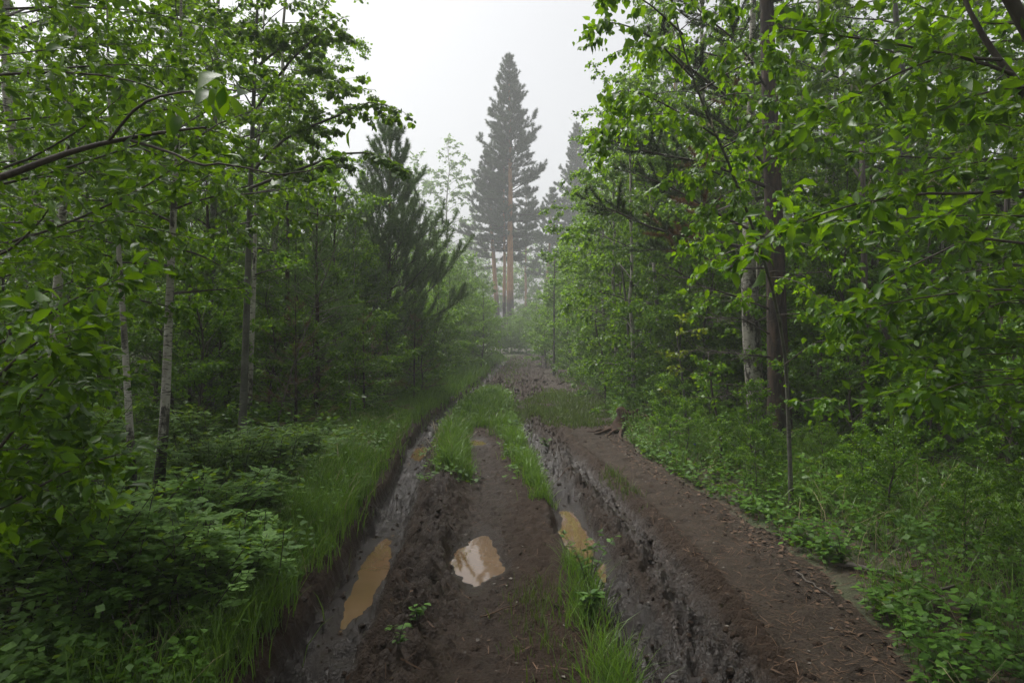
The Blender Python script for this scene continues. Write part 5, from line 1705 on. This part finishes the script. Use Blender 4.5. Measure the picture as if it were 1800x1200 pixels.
for k, (px, py, dx, dy, lab) in enumerate(((980, 845, .30, .1, 'thin twig lying over the ridge by the right rut'), (1060, 905, .25, .12, 'reddish twig pressed into the tread marks'),
                                           (845, 1085, .22, .14, 'thin root showing in the mid-track mud'), (1125, 760, .2, .2, 'twig at the foot of the rotten stump'), (955, 705, .35, -.35, 'pale stick lying in the far grass'))):
    b = on_ground(px, py, .012)
    e = np.array([b[0] + dx, b[1] + dy, 0]); e[2] = gz(e[0], e[1]) + .015
    m_ = (b + e) / 2; m_[2] = max(gz(m_[0], m_[1]) + .012, (b[2] + e[2]) / 2)
    stick('twig_on_track', [b, m_, e], .005, .003, 'litter', lab, 'twig', 8, seed=20 + k)

# rotten stump with bared roots on the bank
sb = np.array([2.05, 12.0, 0]); sb[2] = gz(2.05, 12.0)
r = empty('tree_stump', sb); tag(r, 'rotten reddish stump with bared roots on the bank by the path', 'stump')
rt = np.random.default_rng(8)
mb = MB()
k, sd = 9, 22
th = np.arange(sd) / sd * 2 * np.pi
prof_r = np.interp(np.linspace(0, 1, k), [0, .25, .6, 1], [.36, .26, .22, .20])
jag = .06 * vnoise(th * 4, th * 0 + 3, 2) + .10 * vnoise(th * 1.3, th * 0 + 9, 3)
Vs = []
for i in range(k):
    rr = prof_r[i] * (1 + .22 * (vnoise(th * 3 + i * .15, th * 0 + i * .4, 5) - .5) * 2)
    zz = -.1 + i / (k - 1) * (.27 + jag * .8)
    Vs.append(np.column_stack([rr * np.cos(th), rr * np.sin(th), zz]))
V = np.concatenate(Vs + [np.array([[0, 0, .16]])])
Q = [(i * sd + j, i * sd + (j + 1) % sd, (i + 1) * sd + (j + 1) % sd, (i + 1) * sd + j) for i in range(k - 1) for j in range(sd)]
T = [((k - 1) * sd + j, (k - 1) * sd + (j + 1) % sd, k * sd) for j in range(sd)]
mb.add(V, T, Q, np.concatenate([np.repeat(rt.uniform(.2, .8, k * sd), 1), [.3]])).build('trunk_base', M['stump'], r)
for a in (-2.9, -2.5, -2.1, -1.7, -1.2, 2.9):
    L = rt.uniform(.5, .85)
    pts = []
    for s in np.linspace(0, 1, 6):
        x_, y_ = sb[0] + math.cos(a + .25 * s) * (.2 + L * s), sb[1] + math.sin(a + .25 * s) * (.2 + L * s)
        pts.append([x_ - sb[0], y_ - sb[1], gz(x_, y_) - sb[2] + .05 * (1 - s) + .01])
    q = MB(); tube(q, resample(pts, 10), np.linspace(.045, .012, 10), 6, .6); q.build('root', M['stump'], r)

# leafy seedling in the track and little rosettes
def seedling(name, px, py, H, nst, seed, label, mat='herb_leaf', size=.045, cat='seedling'):
    rng = np.random.default_rng(seed)
    b = on_ground(px, py)
    r = empty(name, b); tag(r, label, cat)
    for k in range(nst):
        az = rng.uniform(0, 6.3); h = H * rng.uniform(.55, 1.1)
        q = resample([[0, 0, -.02], [math.cos(az) * h * .15, math.sin(az) * h * .15, h * .5], [math.cos(az) * h * .45, math.sin(az) * h * .45, h]], 7)
        st = MB(); tube(st, q, np.linspace(.0035, .0015, 7), 5); so = st.build('stem', M['twig'], r)
        n_ = int(5 + h * 30)
        P, T, f = along(q, n_, rng, .25, 1)
        for j in range(n_):
            lm = LEAF_CACHE.setdefault(('seed', mat, j % 4), None) or MB().add(HERB0[0], HERB0[1], None, (j % 4) / 4 + .1).mesh('leaf', M[mat])
            LEAF_CACHE[('seed', mat, j % 4)] = lm
            lo = link('leaf', lm, so)
            a2 = rng.uniform(0, 6.3)
            lo.location = P[j]
            lo.rotation_euler = (rng.uniform(-.3, .5), rng.uniform(-.3, .3), a2)
            s_ = size * rng.uniform(.7, 1.25); lo.scale = (s_, s_, s_)
    return r


seedling('leafy_seedling', 1035, 1040, .38, 6, 41, 'leafy rose seedling growing on the ridge beside the right rut')
seedling('leafy_seedling', 1030, 1090, .22, 4, 42, 'broad-leaved weed below the seedling on the ridge', size=.08)
seedling('leafy_seedling', 735, 1095, .12, 4, 43, 'small green weed in the mud left of the mid puddle', size=.05)
seedling('leafy_seedling', 700, 1150, .14, 3, 44, 'sprig of weeds low on the ridge near the bottom edge', size=.04)
seedling('leafy_seedling', 905, 760, .22, 5, 45, 'broad-leaved weed in the ridge by the far rut', size=.09)
seedling('leafy_seedling', 1590, 1120, .16, 4, 46, 'fern-like weed on bare soil at the bottom right', size=.06)
seedling('leafy_seedling', 1700, 1100, .20, 5, 47, 'leafy weed in the bottom right corner of the verge', size=.07)
seedling('leafy_seedling', 1430, 905, .30, 5, 48, 'pale broad-leaved weed at the edge of the footpath', size=.09)
seedling('leafy_seedling', 960, 790, .16, 4, 49, 'weed on the ridge where the footpath begins', size=.07)
seedling('leafy_seedling', 1480, 1000, .30, 5, 50, 'leafy weed above the short dark stick', size=.07)

for k, (px, py, h, col, lab) in enumerate(((1190, 800, .45, 'pink', 'pink clover head nearest the broken birch pole'), (1316, 770, .55, 'pink', 'pink flower in front of the stout birch'),
                                           (1178, 820, .16, 'blue', 'blue violet low in the right verge'), (1222, 812, .22, 'blue', 'small blue flower right of the violet'),
                                           (1463, 985, .10, 'blue', 'single violet at the footpath edge'), (1213, 795, .45, 'white_petal', 'white flower umbel beside the pink clover'))):
    b = on_ground(px, py)
    r = empty('wild_flower', b); tag(r, lab, 'flower')
    q = MB(); tube(q, resample([[0, 0, -.01], [.01, 0, h * .5], [.0, .01, h]], 5), [.002] * 5, 4); q.build('stem', M['herb_leaf'], r)
    q = MB(); rng = np.random.default_rng(900 + k)
    dirs = norm(rng.normal(size=(26, 3)) + [0, 0, .6])
    add_leaves(q, np.repeat([[0, .01, h]], 26, 0), dirs, rng.normal(size=(26, 3)), .022, HERB1, rng.uniform(0, 1, 26)); q.build('bloom', M[col], r)

# ------------------------------------------------------------------ mist
mb = MB()
x0, x1, y0_, y1, z0, z1 = -85, 85, -14, 115, -2.5, 31.5
V = [(x, y, z) for z in (z0, z1) for y in (y0_, y1) for x in (x0, x1)]
mb.add(V, None, [(0, 2, 3, 1), (4, 5, 7, 6), (0, 1, 5, 4), (2, 6, 7, 3), (0, 4, 6, 2), (1, 3, 7, 5)])
hm = bpy.data.materials.new('mist')
hm.use_nodes = True
t = hm.node_tree
t.nodes.remove(t.nodes["Principled BSDF"])
pv = t.nodes.new("ShaderNodeVolumePrincipled")
pv.inputs["Color"].default_value = (0.93, 0.95, 0.97, 1)
pv.inputs["Density"].default_value = FOG
pv.inputs["Anisotropy"].default_value = 0.15
for nme in ("Density Attribute", "Color Attribute", "Temperature Attribute"):
    if nme in pv.inputs:
        pv.inputs[nme].default_value = ""
t.links.new(pv.outputs[0], t.nodes["Material Output"].inputs["Volume"])
o = mb.build('haze', hm, smooth=False)
tag(o, 'thin white morning mist filling the forest', 'mist', None, 'stuff')
